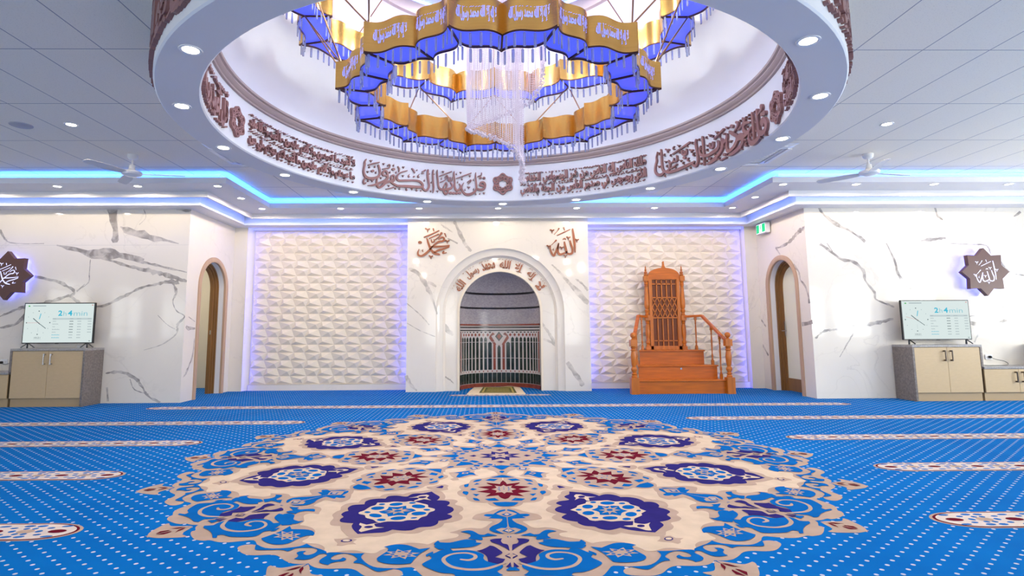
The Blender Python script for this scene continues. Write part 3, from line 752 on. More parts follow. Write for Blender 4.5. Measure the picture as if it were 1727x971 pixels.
M['letter'] = mat('brown_lettering', rgb(142, 100, 96), 0.35, noise=(6, 0.12, (1, 1, 1)))
M['copper'] = mat('copper_lettering', rgb(158, 96, 66), 0.3, noise=(6, 0.1, (1, 1, 1)))
M['tile'] = mat('cream_relief_tile', rgb(230, 217, 196), 0.4, spec=0.4, noise=(22, 0.03, (1, 1, 6)))
M['wood_trim'] = mat('pale_wood_trim', rgb(190, 158, 132), 0.45, noise=(8, 0.1, (1, 1, .15)))
M['wood_frame'] = mat('brown_wood_frame', rgb(132, 94, 54), 0.4, noise=(10, 0.16, (1, 1, .12)))
M['minbar'] = mat('orange_timber', rgb(186, 96, 12), 0.3, noise=(7, 0.2, (.35, 1, 3.5)), coat=0.08)
M['minbar_v'] = mat('orange_timber_upright', rgb(188, 104, 26), 0.3, noise=(7, 0.18, (3, 3, .3)), coat=0.08)
M['cane'] = mat('dark_panel', rgb(112, 60, 34), 0.6, noise=(160, 0.15, (1, 1, 1)))
M['cream_wall'] = mat('cream_wall', rgb(232, 222, 200), 0.7)
M['frost'] = mat('frosted_glass', rgb(226, 224, 200), 0.35, spec=0.5)
M['steel'] = mat('brushed_steel', rgb(190, 190, 192), 0.25, metal=1.0)
M['dark_steel'] = mat('dark_steel', rgb(96, 88, 82), 0.3, metal=1.0)
M['white_plastic'] = mat('white_plastic', rgb(232, 232, 232), 0.35)
M['grey_blade'] = mat('fan_blade_white', rgb(214, 212, 214), 0.5)
M['black'] = mat('black_plastic', rgb(20, 20, 24), 0.3)
M['granite'] = mat('grey_granite', rgb(120, 111, 106), 0.35, noise=(38, 0.28, (1, 1, 1)))
M['granite_top'] = mat('grey_granite_edge', rgb(150, 146, 144), 0.3, noise=(40, 0.2, (1, 1, 1)))
M['laminate'] = mat('tan_laminate', rgb(196, 170, 132), 0.45, noise=(14, 0.03, (1, 1, 3)))
M['kick'] = mat('tan_kickboard', rgb(178, 152, 116), 0.5)
M['shadow_gap'] = mat('cabinet_carcass', rgb(110, 92, 68), 0.6)
M['gold'] = mat('brushed_gold', rgb(208, 166, 92), 0.25, metal=1.0, noise=(3, 0.06, (.4, .4, 60)))
M['gold'].node_tree.nodes['Principled BSDF'].inputs['Anisotropic'].default_value = 0.55
M['bronze'] = mat('dark_bronze', rgb(84, 52, 44), 0.35, metal=0.6)
M['rod'] = mat('copper_rod', rgb(150, 112, 80), 0.35, metal=0.8)
M['plate'] = mat('lit_blue_acrylic', rgb(60, 70, 220), 0.12, emit=(0.08, 0.11, 1.0, 1), es=PLATE_E)
M['cutout'] = mat('lit_cutout_lettering', rgb(150, 170, 255), 0.4, emit=(0.22, 0.27, 1.0, 1), es=1.0)
M['crystal'] = mat('crystal_glass', rgb(206, 214, 236), 0.06, trans=0.62, ior=1.5, spec=.8)
M['led_cove'] = mat('blue_led_strip', rgb(20, 80, 255), 0.5, emit=(0.035, 0.20, 1.0, 1), es=COVE_E)
M['led_low'] = mat('violet_led_strip', rgb(60, 80, 255), 0.5, emit=(0.10, 0.26, 1.0, 1), es=COVE_LOW_E)
M['led_panel'] = mat('panel_led_strip', rgb(40, 70, 255), 0.5, emit=(0.09, 0.14, 1.0, 1), es=PANEL_LED_E)
M['led_side'] = mat('panel_side_led_strip', rgb(40, 60, 255), 0.5, emit=(0.07, 0.10, 1.0, 1), es=PANEL_LED_E * 2.6)
M['led_star'] = mat('star_backlight', rgb(60, 80, 255), 0.5, emit=(0.14, 0.16, 1.0, 1), es=6.0)
M['star'] = mat('star_dark_brown', rgb(92, 62, 58), 0.45, noise=(30, 0.05, (1, 1, 3)))
M['star_letter'] = mat('star_lit_lettering', rgb(225, 225, 255), 0.4, emit=(0.60, 0.62, 1.0, 1), es=.6)
M['lens'] = mat('downlight_lens', rgb(255, 250, 240), 0.4, emit=(1.0, 0.93, 0.82, 1), es=LENS_E)
M['exit_green'] = mat('exit_green', rgb(0, 160, 90), 0.4, emit=(0.0, 0.42, 0.16, 1), es=0.9)
M['exit_white'] = mat('exit_white', rgb(240, 250, 245), 0.4, emit=(0.85, 1.0, 0.95, 1), es=0.8)
M['glass'] = mat('window_glass', (1, 1, 1, 1), 0.0, trans=1.0, ior=1.01)

def ceiling_mat():
    m, nt, b = new_mat('tegular_ceiling_tiles'); N, L = nt.nodes, nt.links
    tc = N.new('ShaderNodeTexCoord'); sx = N.new('ShaderNodeSeparateXYZ'); L.new(tc.outputs['Object'], sx.inputs[0])
    def line(out, off, per, w):
        a = N.new('ShaderNodeMath'); a.operation = 'ADD'; a.inputs[1].default_value = -off + per / 2; L.new(out, a.inputs[0])
        f = N.new('ShaderNodeMath'); f.operation = 'FLOORED_MODULO'; f.inputs[1].default_value = per; L.new(a.outputs[0], f.inputs[0])
        s = N.new('ShaderNodeMath'); s.operation = 'SUBTRACT'; s.inputs[1].default_value = per / 2; L.new(f.outputs[0], s.inputs[0])
        ab = N.new('ShaderNodeMath'); ab.operation = 'ABSOLUTE'; L.new(s.outputs[0], ab.inputs[0])
        c = N.new('ShaderNodeMath'); c.operation = 'LESS_THAN'; c.inputs[1].default_value = w; L.new(ab.outputs[0], c.inputs[0]); return c.outputs[0]
    g = N.new('ShaderNodeMath'); g.operation = 'MAXIMUM'; L.new(line(sx.outputs[0], 0.30, 0.6, 0.0055), g.inputs[0]); L.new(line(sx.outputs[1], 4.755, 1.2, 0.0055), g.inputs[1])
    nz = N.new('ShaderNodeTexNoise'); nz.inputs['Scale'].default_value = 95; nz.inputs['Detail'].default_value = 3; L.new(tc.outputs['Object'], nz.inputs['Vector'])
    rp = N.new('ShaderNodeMapRange'); rp.inputs[1].default_value = 0.30; rp.inputs[2].default_value = 0.42; rp.inputs[3].default_value = 0.86; rp.inputs[4].default_value = 1.0; L.new(nz.outputs['Fac'], rp.inputs[0])
    sc = N.new('ShaderNodeVectorMath'); sc.operation = 'SCALE'; sc.inputs[0].default_value = rgb(244, 237, 222)[:3]; L.new(rp.outputs[0], sc.inputs['Scale'])
    mx = N.new('ShaderNodeMix'); mx.data_type = 'RGBA'; L.new(g.outputs[0], mx.inputs['Factor']); L.new(sc.outputs[0], mx.inputs['A']); mx.inputs['B'].default_value = rgb(164, 162, 166)
    L.new(mx.outputs['Result'], b.inputs['Base Color']); b.inputs['Roughness'].default_value = 0.85; b.inputs['Specular IOR Level'].default_value = 0.2
    return m
M['ceil'] = ceiling_mat()

def mosaic_mat():
    m, nt, b = new_mat('grey_mosaic'); N, L = nt.nodes, nt.links
    uv = N.new('ShaderNodeTexCoord'); sp = N.new('ShaderNodeSeparateXYZ'); L.new(uv.outputs['Object'], sp.inputs[0])
    at = N.new('ShaderNodeMath'); at.operation = 'ARCTAN2'; L.new(sp.outputs[0], at.inputs[0]); L.new(sp.outputs[1], at.inputs[1])
    cb = N.new('ShaderNodeCombineXYZ'); L.new(at.outputs[0], cb.inputs[0]); L.new(sp.outputs[2], cb.inputs[1])
    bk = N.new('ShaderNodeTexBrick'); bk.inputs['Scale'].default_value = 1.0; bk.inputs['Brick Width'].default_value = 0.05; bk.inputs['Row Height'].default_value = 0.02; bk.inputs['Mortar Size'].default_value = 0.0015
    bk.inputs['Color1'].default_value = rgb(150, 142, 150); bk.inputs['Color2'].default_value = rgb(176, 168, 172); bk.inputs['Mortar'].default_value = rgb(196, 190, 190); L.new(cb.outputs[0], bk.inputs['Vector'])
    L.new(bk.outputs['Color'], b.inputs['Base Color']); b.inputs['Roughness'].default_value = 0.25
    return m
M['mosaic'] = mosaic_mat()
M['green_marble'] = mat('dark_green_marble', rgb(40, 52, 48), 0.12, noise=(14, 0.55, (1, 1, .5)))
M['red_marble'] = mat('red_marble', rgb(142, 70, 54), 0.15, noise=(14, 0.2, (1, 1, .5)))
M['grout'] = mat('pale_stone', rgb(206, 198, 196), 0.25)
M['black_stone'] = mat('black_stone', rgb(34, 32, 36), 0.2)

# ------------------------------------------------------------------ room geometry constants
XL, XR = -4.968, 5.542          # the two short return walls
YF, YR, YA = 9.62, 9.63, 11.4   # left front wall, right front wall, recess reference wall
Z_C, Z_SOF = 3.588, 3.400
RC = (0.152, 5.41)              # centre of the ring and of the carpet medallion
R_OUT, R_IN, Z_RING = 2.915, 2.597, 2.978
PATH = [(-11.5, YF, 0, -1), (XL, YF, 1, -1), (XL, YA, 1, -1), (XR, YA, -1, -1), (XR, YR, -1, -1), (12, YR, 0, -1)]
def off(i, d): p = PATH[i]; return (p[0] + p[2] * d, p[1] + p[3] * d)

# ------------------------------------------------------------------ floor with its woven pattern
MX, MY = 0.152, 5.414
PAL = {'t': 'c_tan', 'c': 'c_cream', 'b': 'c_blue', 'n': 'c_navy', 'r': 'c_red'}
floor_mats = ['carpet', 'c_blue', 'c_tan', 'c_cream', 'c_navy', 'c_red', 'c_row', 'c_rowblue']
FI = {k: floor_mats.index(v) for k, v in PAL.items()}
fl = MB()
fl.face([(-11, -5.4, 0), (11.6, -5.4, 0), (11.6, 12.2, 0), (-11, 12.2, 0)], 0)
LAY = 0.0008
ZB = [0.0]
def sector(k, axis):
    a = radians(-90.3 + 45 * k + (22.5 if axis == 'B' else 0))
    e, t = (cos(a), sin(a)), (-sin(a), cos(a))
    return lambda u, v, z: (MX + v * e[0] + u * t[0], MY + v * e[1] + u * t[1], z)
def put(col, lay, pts, axis, ks=range(8)):
    for k in ks:
        f = sector(k, axis); z = lay * LAY + ZB[0] + (k % 2) * 4e-5; fl.face([f(u, v, z) for u, v in pts], FI[col])
ITN = [0]
for it in FLOOR:
    col, lay, axis, mode, kind = it[0]
    lay = int(lay); n = 3 if kind == 's' else 2
    raw = [x / 1000 for x in it[1]]; P = [tuple(raw[i:i + n]) for i in range(0, len(raw), n)]
    if kind == 's':
        for sgn in (1, -1):
            for k in range(8):
                f = sector(k, axis)
                ribbon(fl, [(u * sgn, v, w * .62) for u, v, w in P], lambda u, v, d: f(u, v, lay * LAY), 0, FI[col], 5, flat=True)
        continue
    if mode == 'mc':
        c0 = 0.0 if col == 't' else 0.40
        S0 = smooth_line(P, 3); rr = hypot(*P[-1])
        Q = S0 + [(rr * sin(radians(22.5)), rr * cos(radians(22.5)))]
        Q += ([(0, 0)] if c0 == 0 else [(c0 * sin(radians(22.5)), c0 * cos(radians(22.5))), (0, c0), (0, P[0][1])])
        if c0 == 0: Q = [(0, hypot(*P[0]))] + Q
    else:
        Q = smooth_poly(P, 3)
    ITN[0] += 1; zi = (ITN[0] % 7) * 6e-5; ZB[0] = zi
    if mode == 'n': put(col, lay, Q, axis)
    else:
        R_ = [(-u, v) for u, v in Q][::-1]
        for sh, G in ((0, Q), (1e-4, R_)):
            ZB[0] = zi + sh; put(col, lay, G, axis)
            if mode == 'mf': ZB[0] = zi + sh + 2e-4; put(col, lay, G, 'B')
        ZB[0] = 0.0
# centre star
def polar_poly(col, lay, prs, off_deg=0):
    a0 = -90.3 + off_deg
    fl.face([(MX + r * cos(radians(a0 + a)), MY + r * sin(radians(a0 + a)), lay * LAY) for a, r in prs], FI[col])
polar_poly('t', 3, [(i * 3, 0.50 + 0.03 * abs(cos(radians(i * 3 * 4)))) for i in range(120)])
for k in range(8):
    polar_poly('b', 5, [(-6.5, .36), (-9, .31), (0, .295), (9, .31), (6.5, .36)] if k % 2 else [(-7, .40), (-10, .36), (-8, .35)], 45 * k)
    for s in (-1, 1):
        polar_poly('b', 5, [(s * 12, .39), (s * 20, .385), (s * 18, .335), (s * 11.5, .345)], 45 * k)
        polar_poly('b', 5, [(s * 15, .47), (s * 21, .46), (s * 19, .41), (s * 12, .42)], 45 * k)
    if k % 2 == 0: polar_poly('n', 5, [(0, .285), (9, .245), (0, .215), (-9, .245)], 45 * k)
polar_poly('n', 5, [(22.5 * i, .205 if i % 2 else .115) for i in range(16)])
polar_poly('t', 6, [(22.5 * i, .115 if i % 2 else .062) for i in range(16)])
polar_poly('n', 6.5, [(30 * i, .02) for i in range(12)])
# prayer-row bands
rng = random.Random(4)
def band(y, xa, xb, tip_l, tip_r, hw=0.148):
    def outline(w, tl, z, mi):
        pts = []
        n = 10
        def tip(x, sg):     # pointed ogive end
            return [(x + sg * tl * (1 - cos(t)), y + w * sin(t) * sg2) for t, sg2 in [(pi / 2 * k / n, -1) for k in range(n, 0, -1)] + [(0, 1)] + [(pi / 2 * k / n, 1) for k in range(1, n + 1)]]
        L_ = tip(xa, 1) if tip_l else [(xa, y - w), (xa, y + w)]
        R_ = [(x, 2 * y - yy) for x, yy in tip(xb, -1)] if tip_r else [(xb, y + w), (xb, y - w)]
        fl.face([(px, py, z) for px, py in (L_ + R_)][::-1], mi)
    xa0, xb0 = xa, xb
    outline(hw, 0.24, LAY, 2)
    xa, xb = xa0 + .018, xb0 - .018; outline(hw - .011, 0.23, 2 * LAY, 5)
    xa, xb = xa0 + .034, xb0 - .034; outline(hw - .023, 0.22, 3 * LAY, 6)
    per = 0.364
    def ell(cx, cy, rx, ry, mi, rot=0, n=8):
        fl.face([(cx + rx * cos(a) * cos(rot) - ry * sin(a) * sin(rot), cy + rx * cos(a) * sin(rot) + ry * sin(a) * cos(rot), 4 * LAY) for a in [2 * pi * k / n for k in range(n)]], mi)
    x = (xa0 + 0.13) if tip_l else (xb0 - 0.13 - per * int((xb0 - xa0 - .13) / per))
    while x < xb0 - 0.08:
        if x > xa0 + 0.05:
            ell(x, y, .052, .030, 5, 0, 12)
            for dx, dy, rx, ry in ((.075, .055, .022, .014), (.075, -.055, .022, .014), (-.075, .055, .022, .014), (-.075, -.055, .022, .014), (0, .085, .034, .015), (0, -.085, .034, .015), (.105, 0, .020, .020), (-.105, 0, .020, .020),
                                   (.14, .09, .032, .018), (.14, -.09, .032, .018), (.215, .09, .030, .018), (.215, -.09, .030, .018), (.155, .045, .018, .016), (.155, -.045, .018, .016), (.205, .045, .018, .016), (.205, -.045, .018, .016)):
                if xa0 + .07 < x + dx < xb0 - .07: ell(x + dx, y + dy, rx, ry, 7, 0.15)
            if x + per / 2 < xb0 - .12: ell(x + per / 2, y, .05, .035, 2, 0, 10)
        x += per
for y, x1 in ((3.49, -2.331), (4.81, -2.899), (6.15, -2.922), (7.47, -2.261)): band(y, -9.6, x1, False, True)
for y, x0 in ((3.55, 2.691), (4.875, 3.253), (6.215, 3.221), (7.585, 2.633)): band(y, x0, 10.0, True, False)
band(8.95, -5.11, 5.66, True, True, .155)
band(10.46, -.616, 1.222, True, True, .13)
floor = struct(fl.build('floor', [M[k] for k in floor_mats]))

# ------------------------------------------------------------------ walls
jr = random.Random(11)
VN = [0]
def veins(mb, data, f, mi):
    for st in data:
        P = [tuple(st[i + k] / 1000 for k in range(3)) for i in range(0, len(st), 3)]
        VN[0] += 1
        al = sum(hypot(b[0] - a[0], b[1] - a[1]) for a, b in zip(P, P[1:])) / (len(P) - 1); aw = max(p[2] for p in P)
        ribbon(mb, [(a, b, w * .72) for a, b, w in P], f, 0.0006 + .00012 * (VN[0] % 12), mi, max(2, min(9, int(al / (aw * .9)))), flat=True, jag=jr)
def arch(c, R, zs, n=28, bottom=0.0):
    return [(c - R, bottom)] + [(c - R * cos(pi * k / n), zs + R * sin(pi * k / n)) for k in range(n + 1)] + [(c + R, bottom)]
# front walls
w = MB(); w.face([(-11, YF, 0), (XL, YF, 0), (XL, YF, 3.6), (-11, YF, 3.6)], 0)
veins(w, TXT['VL'], lambda u, v, d: (u, YF - d, v), 1)
w.box(-11, XL, YF - .0005, YF, 2.608, 2.612, 2)
struct(w.build('wall_front_left', [M['marble'], M['vein'], M['joint']]))
w = MB(); w.face([(XR, YR, 0), (12, YR, 0), (12, YR, 3.6), (XR, YR, 3.6)], 0)
veins(w, TXT['VR'], lambda u, v, d: (u, YR - d, v), 1)
w.box(XR, 12, YR - .0005, YR, 2.618, 2.622, 2)
struct(w.build('wall_front_right', [M['marble'], M['vein'], M['joint']]))
# return walls with arched openings
DZ, DRI, DRO = 1.95, 0.48, 0.567
def return_wall(name, X, yc, y0, sgn, vd):
    w = MB(); A = arch(yc, DRI, DZ)
    w.face([(X, y0, 0), (X, y0, 3.6), (X, YA + .02, 3.6), (X, YA + .02, 0)] + [(X, a, z) for a, z in A[::-1]], 0)
    veins(w, vd, lambda u, v, d: (X + sgn * d, u, v), 1)
    w.grid([[(X, a, z) for a, z in A], [(X - sgn * .13, a, z) for a, z in A]], 2)        # plastered reveal
    o = struct(w.build(name, [M['marble'], M['vein'], M['paint']], smooth=True))
    return o
return_wall('wall_left', XL, 10.577, YF, 1, TXT['VSL'])
return_wall('wall_right', XR, 10.516, YR, -1, TXT['VSR'])
def arch_sweep(mb, prof, c, zs, f, mi=0, n=28):
    mb.grid([[f(a, z, d) for a, z in arch(c, R, zs, n)] for R, d in prof], mi)
def door_trim(name, X, yc, sgn):
    t = MB(); arch_sweep(t, [(DRI - .004, -.02), (DRI - .004, .018), (DRI + .03, .030), (DRI + .055, .022), (DRO, .022), (DRO, 0)], yc, DZ, lambda a, z, d: (X + sgn * d, a, z))
    return struct(t.build(name, M['wood_trim'], smooth=True))
door_trim('trim_1', XL, 10.577, 1); door_trim('trim_2', XR, 10.516, -1)
# flanks, reveals and back wall of the recess
w2 = MB()
for X0, X1, X2, s in ((XL, -4.743, -4.63, 1), (XR, 5.335, 5.285, -1)):
    w2.face([(X0, YA - .02, 0), (X1, YA - .02, 0), (X1, YA - .02, 3.6), (X0, YA - .02, 3.6)], 0)
    w2.face([(X1, YA - .012, 0), (X2, 11.56, 0), (X2, 11.56, 3.6), (X1, YA - .012, 3.6)], 0)
    w2.box(min(X1 - s * .01, X1 + s * .038), max(X1 - s * .01, X1 + s * .038), YA - .022, YA - .012, 0, 3.3, 0)
for a, b in ((-4.7, -.55), (1.20, 5.4)): w2.face([(a, 11.56, 0), (b, 11.56, 0), (b, 11.56, 3.6), (a, 11.56, 3.6)], 0)
w2.face([(-.55, 11.56, 2.45), (1.20, 11.56, 2.45), (1.20, 11.56, 3.6), (-.55, 11.56, 3.6)], 0)
w2.box(-4.63, -1.44, 11.50, 11.56, 0, .11, 0); w2.box(2.03, 5.30, 11.50, 11.56, 0, .11, 0)
w2.box(-4.72, -1.44, 11.42, 11.56, 3.245, 3.30, 0); w2.box(2.03, 5.33, 11.42, 11.56, 3.245, 3.30, 0); w2.box(-4.72, -1.44, 11.50, 11.56, 3.188, 3.245, 0); w2.box(2.03, 5.33, 11.50, 11.56, 3.188, 3.245, 0)
struct(w2.build('wall_back', [M['marble']]))

# relief tile panels
def relief(name, x0, x1, z0, z1, rows=20, yb=11.55, label=''):
    mb = MB(); h = (z1 - z0) / rows; p = h * 3.46; D_ = .046
    y = lambda d: yb - .012 - d
    for r in range(rows):
        zb = z0 + r * h + .0015; zt = zb + h - .003
        xo = x0 - p + (p / 2 if r % 2 else 0) + .1 * p
        while xo < x1:
            T0, T1, T2 = xo, xo + .37 * p, xo + p
            B0, B1, B2 = xo - .14 * p, xo + .48 * p, xo + .86 * p
            P = (xo + .065 * p, zb + .39 * h, D_); Q = (xo + .79 * p, zb + .59 * h, D_)
            for F in (((B0, zb, 0), (B1, zb, 0), P), ((T0, zt, 0), (B0, zb, 0), P), ((T0, zt, 0), P, (T1, zt, 0)), ((T1, zt, 0), P, (B1, zb, 0)), ((T1, zt, 0), (B1, zb, 0), Q), ((B1, zb, 0), (B2, zb, 0), Q), ((T1, zt, 0), Q, (T2, zt, 0)), ((T2, zt, 0), Q, (B2, zb, 0))):
                poly = [Vector((q[0], y(q[2]), q[1])) for q in F]
                # clip to the panel
                for lim, sg in ((x0, 1), (x1, -1)):
                    res = []
                    for i in range(len(poly)):
                        a, b = poly[i], poly[(i + 1) % len(poly)]
                        ia, ib = (a.x - lim) * sg >= 0, (b.x - lim) * sg >= 0
                        if ia: res.append(a)
                        if ia != ib: res.append(a.lerp(b, (lim - a.x) / (b.x - a.x)))
                    poly = res
                    if len(poly) < 3: break
                if len(poly) >= 3: mb.face(poly, 0)
            xo += p
    mb.box(x0 - .008, x1 + .008, yb - .010, yb + .005, z0 - .008, z1 + .008, 0)
    return struct(mb.build(name, M['tile']))
relief('wall_panel_left', -4.60, -1.475, .125, 3.18)
relief('wall_panel_right', 2.075, 5.265, .125, 3.18)

# mihrab wall: projecting marble box with stepped arch and tiled niche
MC, MZ, MYF = 0.33, 1.51, 11.07
mx0, mx1 = -1.475, 2.065
w = MB(); A = arch(MC, 1.24, MZ, 40)
w.face([(mx0, MYF, 0), (mx0, MYF, 3.43), (mx1, MYF, 3.43), (mx1, MYF, 0)] + [(a, MYF, z) for a, z in A[::-1]], 0)
w.box(mx0, mx0 + .05, MYF + .001, 11.56, 0, 3.43, 0); w.box(mx1 - .05, mx1, MYF + .001, 11.56, 0, 3.43, 0)
arch_sweep(w, [(1.24, 0), (1.225, .022), (1.20, .040), (1.16, .055), (1.12, .065), (1.105, .068), (1.105, .082), (1.095, .10), (1.075, .118), (1.065, .135), (.83, .135)], MC, MZ, lambda a, z, d: (a, MYF + d, z), 0, 40)
veins(w, TXT['VM'], lambda u, v, d: (u, MYF - d, v), 1)
veins(w, TXT['VMI'], lambda u, v, d: (u, MYF + .135 - d, v), 1)
arch_sweep(w, [(.83, .135), (.83, .118), (.79, .118), (.79, .21)], MC, MZ, lambda a, z, d: (a, MYF + d, z), 2, 40)
struct(w.build('wall_mihrab', [M['marble'], M['vein_light'], M['tile']], smooth=True))
# niche: half cylinder with a half dome, and the stone inlay that lines it
NR, NYC = .79, MYF + .21
def niche(phi, z, d=0.0):
    r = NR - d
    return (MC + r * sin(phi), NYC + r * cos(phi), z)
ni = MB(); na = 36
ph = [-pi / 2 + pi * k / na for k in range(na + 1)]
ni.grid([[niche(p, z) for p in ph] for z in (0, .5, 1, MZ)], 0)
ni.grid([[(MC + NR * cos(t) * sin(p), NYC + NR * cos(t) * cos(p), MZ + NR * sin(t)) for p in ph] for t in [pi / 2 * k / 12 for k in range(13)]], 0)
def strip(z0, z1, p0=-pi / 2, p1=pi / 2, mi=1, d=.003, n=36):
    ps = [p0 + (p1 - p0) * k / n for k in range(n + 1)]
    ni.grid([[niche(p, z, d) for p in ps] for z in (z0, z1)], mi)
def patch(pts, mi, d=.006):
    ni.face([niche(radians(a), z, d) for a, z in pts], mi)
def dome_strip(z0, z1, mi, n=36):
    rows = []
    for z in (z0, z1):
        r = sqrt(max(NR * NR - (z - MZ) ** 2, 0)) - .004
        rows.append([(MC + r * sin(p), NYC + r * cos(p), z) for p in ph])
    ni.grid(rows, mi)
GR, RD, GT, BK = 1, 2, 3, 4
strip(0, 1.262, mi=GT)
strip(1.255, 1.285, mi=RD, d=.005); strip(1.225, 1.252, mi=GT)
strip(1.200, 1.222, radians(-84), radians(84), BK, .005); strip(1.145, 1.167, radians(-84), radians(84), BK, .005)
dome_strip(1.595, 1.632, BK); dome_strip(1.885, 1.925, BK)
strip(0, .025, mi=RD, d=.02); strip(.0, .078, mi=RD, d=.006)
for k in range(-12, 13):
    a = k * 7.0; g = 2.9
    patch([(a - 3.2, .085), (a + 3.2, .085), (a + 3.2, .285), (a - 3.2, .285)], GR)
    patch([(a - .9 + 3.5, .305), (a + .9 + 3.5, .305), (a + .9 + 3.5, .328), (a - .9 + 3.5, .328)], RD)
    if abs(k) <= 10:
        if abs(k) == 1:
            patch([(a - 1.9, .345), (a + 1.9, .345), (a + 1.9, .875), (a - 1.9, .875)], RD)
            s = 1 if k > 0 else -1
            patch([(s * 4, .86), (s * 8, .86), (s * 15, .99), (s * 12, 1.04)][::s], RD); patch([(s * 12.5, 1.03), (s * 15.5, .985), (s * 14, 1.03 + .02), (s * 9.5, 1.115), (s * 6.2, 1.075)][::s], RD)
        elif k == 0:
            patch([(-2.4, .345), (2.4, .345), (2.4, .80), (1, .84), (-1, .84), (-2.4, .80)], GR); patch([(-1.7, .86), (0, .83), (1.7, .86), (0, .845)], RD)
        elif abs(k) == 2:
            patch([(a - g, .345), (a + g, .345), (a + g, .89), (a, .93), (a - g, .89)], GR)
        else:
            patch([(a - g * .8, .345), (a + g * .8, .345), (a + g * .8, .985), (a, 1.025), (a - g * .8, .985)], GR)
        if abs(k) > 2:
            q = a - (3.5 if k > 0 else -3.5)
            patch([(q, 1.03), (q + 2.2, 1.062), (q, 1.098), (q - 2.2, 1.062)], RD)
        if abs(k) > 1: patch([(a - 2.2, 1.128), (a + 2.2, 1.128), (a, 1.098)], BK)
patch([(0, .93), (6, 1.03), (0, 1.13), (-6, 1.03)], GR); patch([(0, .965), (3.6, 1.03), (0, 1.095), (-3.6, 1.03)], RD, .009)
for s in (-1, 1): patch([(s * 76, .33), (s * 82, .33), (s * 82, 1.13), (s * 76, 1.13)][::s], RD)
for z in (.585, .915): strip(z - .004, z + .004, radians(-88), radians(88), GT, .0075)
nb = struct(ni.build('wall_niche', [M['mosaic'], M['green_marble'], M['red_marble'], M['grout'], M['black_stone']], smooth=True, at=(MC, NYC, 0)))

# hall behind the camera: side and rear walls with arched windows
def plain_wall(name, f, lo, hi, wins, zt=3.7):
    mb = MB(); ww, zs = .78, 2.25
    edges = sorted(wins); x = lo
    for c in edges:
        mb.face([f(x, 0, 0), f(c - ww, 0, 0), f(c - ww, zt, 0), f(x, zt, 0)])
        A = [p for p in arch(c, ww, zs, 20, .35)]
        mb.face([f(c - ww, .0, 0), f(c + ww, .0, 0), f(c + ww, .35, 0), f(c - ww, .35, 0)])
        mb.face([f(c - ww, zt, 0)] + [f(a, z, 0) for a, z in A[1:-1]] + [f(c + ww, zt, 0)])
        mb.grid([[f(a, z, 0) for a, z in A], [f(a, z, -.12) for a, z in A]])
        x = c + ww
    mb.face([f(x, 0, 0), f(hi, 0, 0), f(hi, zt, 0), f(x, zt, 0)])
    struct(mb.build(name, M['paint']))
    return ww, zs
WN = [0]
def window(f, c, ww, zs):
    WN[0] += 1
    mb = MB()
    def bar(a, z, b, y, t=.025): 
        l = hypot(b - a, y - z); nx, nz = -(y - z) / l * t, (b - a) / l * t
        q = [(a + nx, z + nz), (b + nx, y + nz), (b - nx, y - nz), (a - nx, z - nz)]
        mb.prism(q, lambda p: f(p[0], p[1], -.02), lambda p: f(p[0], p[1], -.07))
    bar(c, .35, c, zs); bar(c - ww, zs, c + ww, zs, .035); bar(c - ww, .38, c + ww, .38, .035); bar(c - ww, 1.3, c + ww, 1.3)
    for s in (-1, 1): bar(c + s * (ww - .03), .35, c + s * (ww - .03), zs, .035)
    for r in (.27, .52, ww - .03):
        P = [(c - r * cos(pi * k / 16), zs + r * sin(pi * k / 16)) for k in range(17)]
        for a, b in zip(P, P[1:]): bar(a[0], a[1], b[0], b[1], .018)
    for k in range(1, 8): bar(c - .27 * cos(pi * k / 8), zs + .27 * sin(pi * k / 8), c - ww * cos(pi * (k + (.5 if k % 2 else -.5)) / 8), zs + ww * sin(pi * (k + (.5 if k % 2 else -.5)) / 8), .014)
    struct(mb.build('window_%d' % WN[0], M['white_plastic']))
fr = lambda a, z, d: (ROOM_R - d, a, z)
fL = lambda a, z, d: (ROOM_L + d, a, z)
fb = lambda a, z, d: (a, ROOM_B + d, z)
ww, zs = plain_wall('wall_side_right', fr, ROOM_B, YR, WIN_R)
plain_wall('wall_side_left', fL, ROOM_B, YF, WIN_L)
plain_wall('wall_rear', fb, ROOM_L, ROOM_R, WIN_BK)
for c in WIN_R: window(fr, c, ww, zs)
for c in WIN_L: window(fL, c, ww, zs)
for c in WIN_BK: window(fb, c, ww, zs)

# ------------------------------------------------------------------ ceiling
D_EDGE = .87
cl = MB(); N = 96
circ = [(RC[0] + (R_OUT - .01) * cos(2 * pi * k / N), RC[1] + (R_OUT - .01) * sin(2 * pi * k / N)) for k in range(N)]
X0, X1, Y0, Y1 = ROOM_L, ROOM_R, ROOM_B, YF - D_EDGE
def to_rect(a):
    dx, dy = cos(a), sin(a); t = 1e9
    if dx > 1e-9: t = min(t, (X1 - RC[0]) / dx)
    if dx < -1e-9: t = min(t, (X0 - RC[0]) / dx)
    if dy > 1e-9: t = min(t, (Y1 - RC[1]) / dy)
    if dy < -1e-9: t = min(t, (Y0 - RC[1]) / dy)
    return (RC[0] + dx * t, RC[1] + dy * t)
angs = sorted([2 * pi * k / N for k in range(N)] + [atan2(y - RC[1], x - RC[0]) % (2 * pi) for x in (X0, X1) for y in (Y0, Y1)])
for i, a in enumerate(angs):
    b = angs[(i + 1) % len(angs)] + (2 * pi if i == len(angs) - 1 else 0)
    pa, pb = to_rect(a), to_rect(b)
    ca = (RC[0] + R_OUT * cos(a), RC[1] + R_OUT * sin(a)); cb = (RC[0] + R_OUT * cos(b), RC[1] + R_OUT * sin(b))
    cl.face([(ca[0], ca[1], Z_C), (pa[0], pa[1], Z_C), (pb[0], pb[1], Z_C), (cb[0], cb[1], Z_C)])
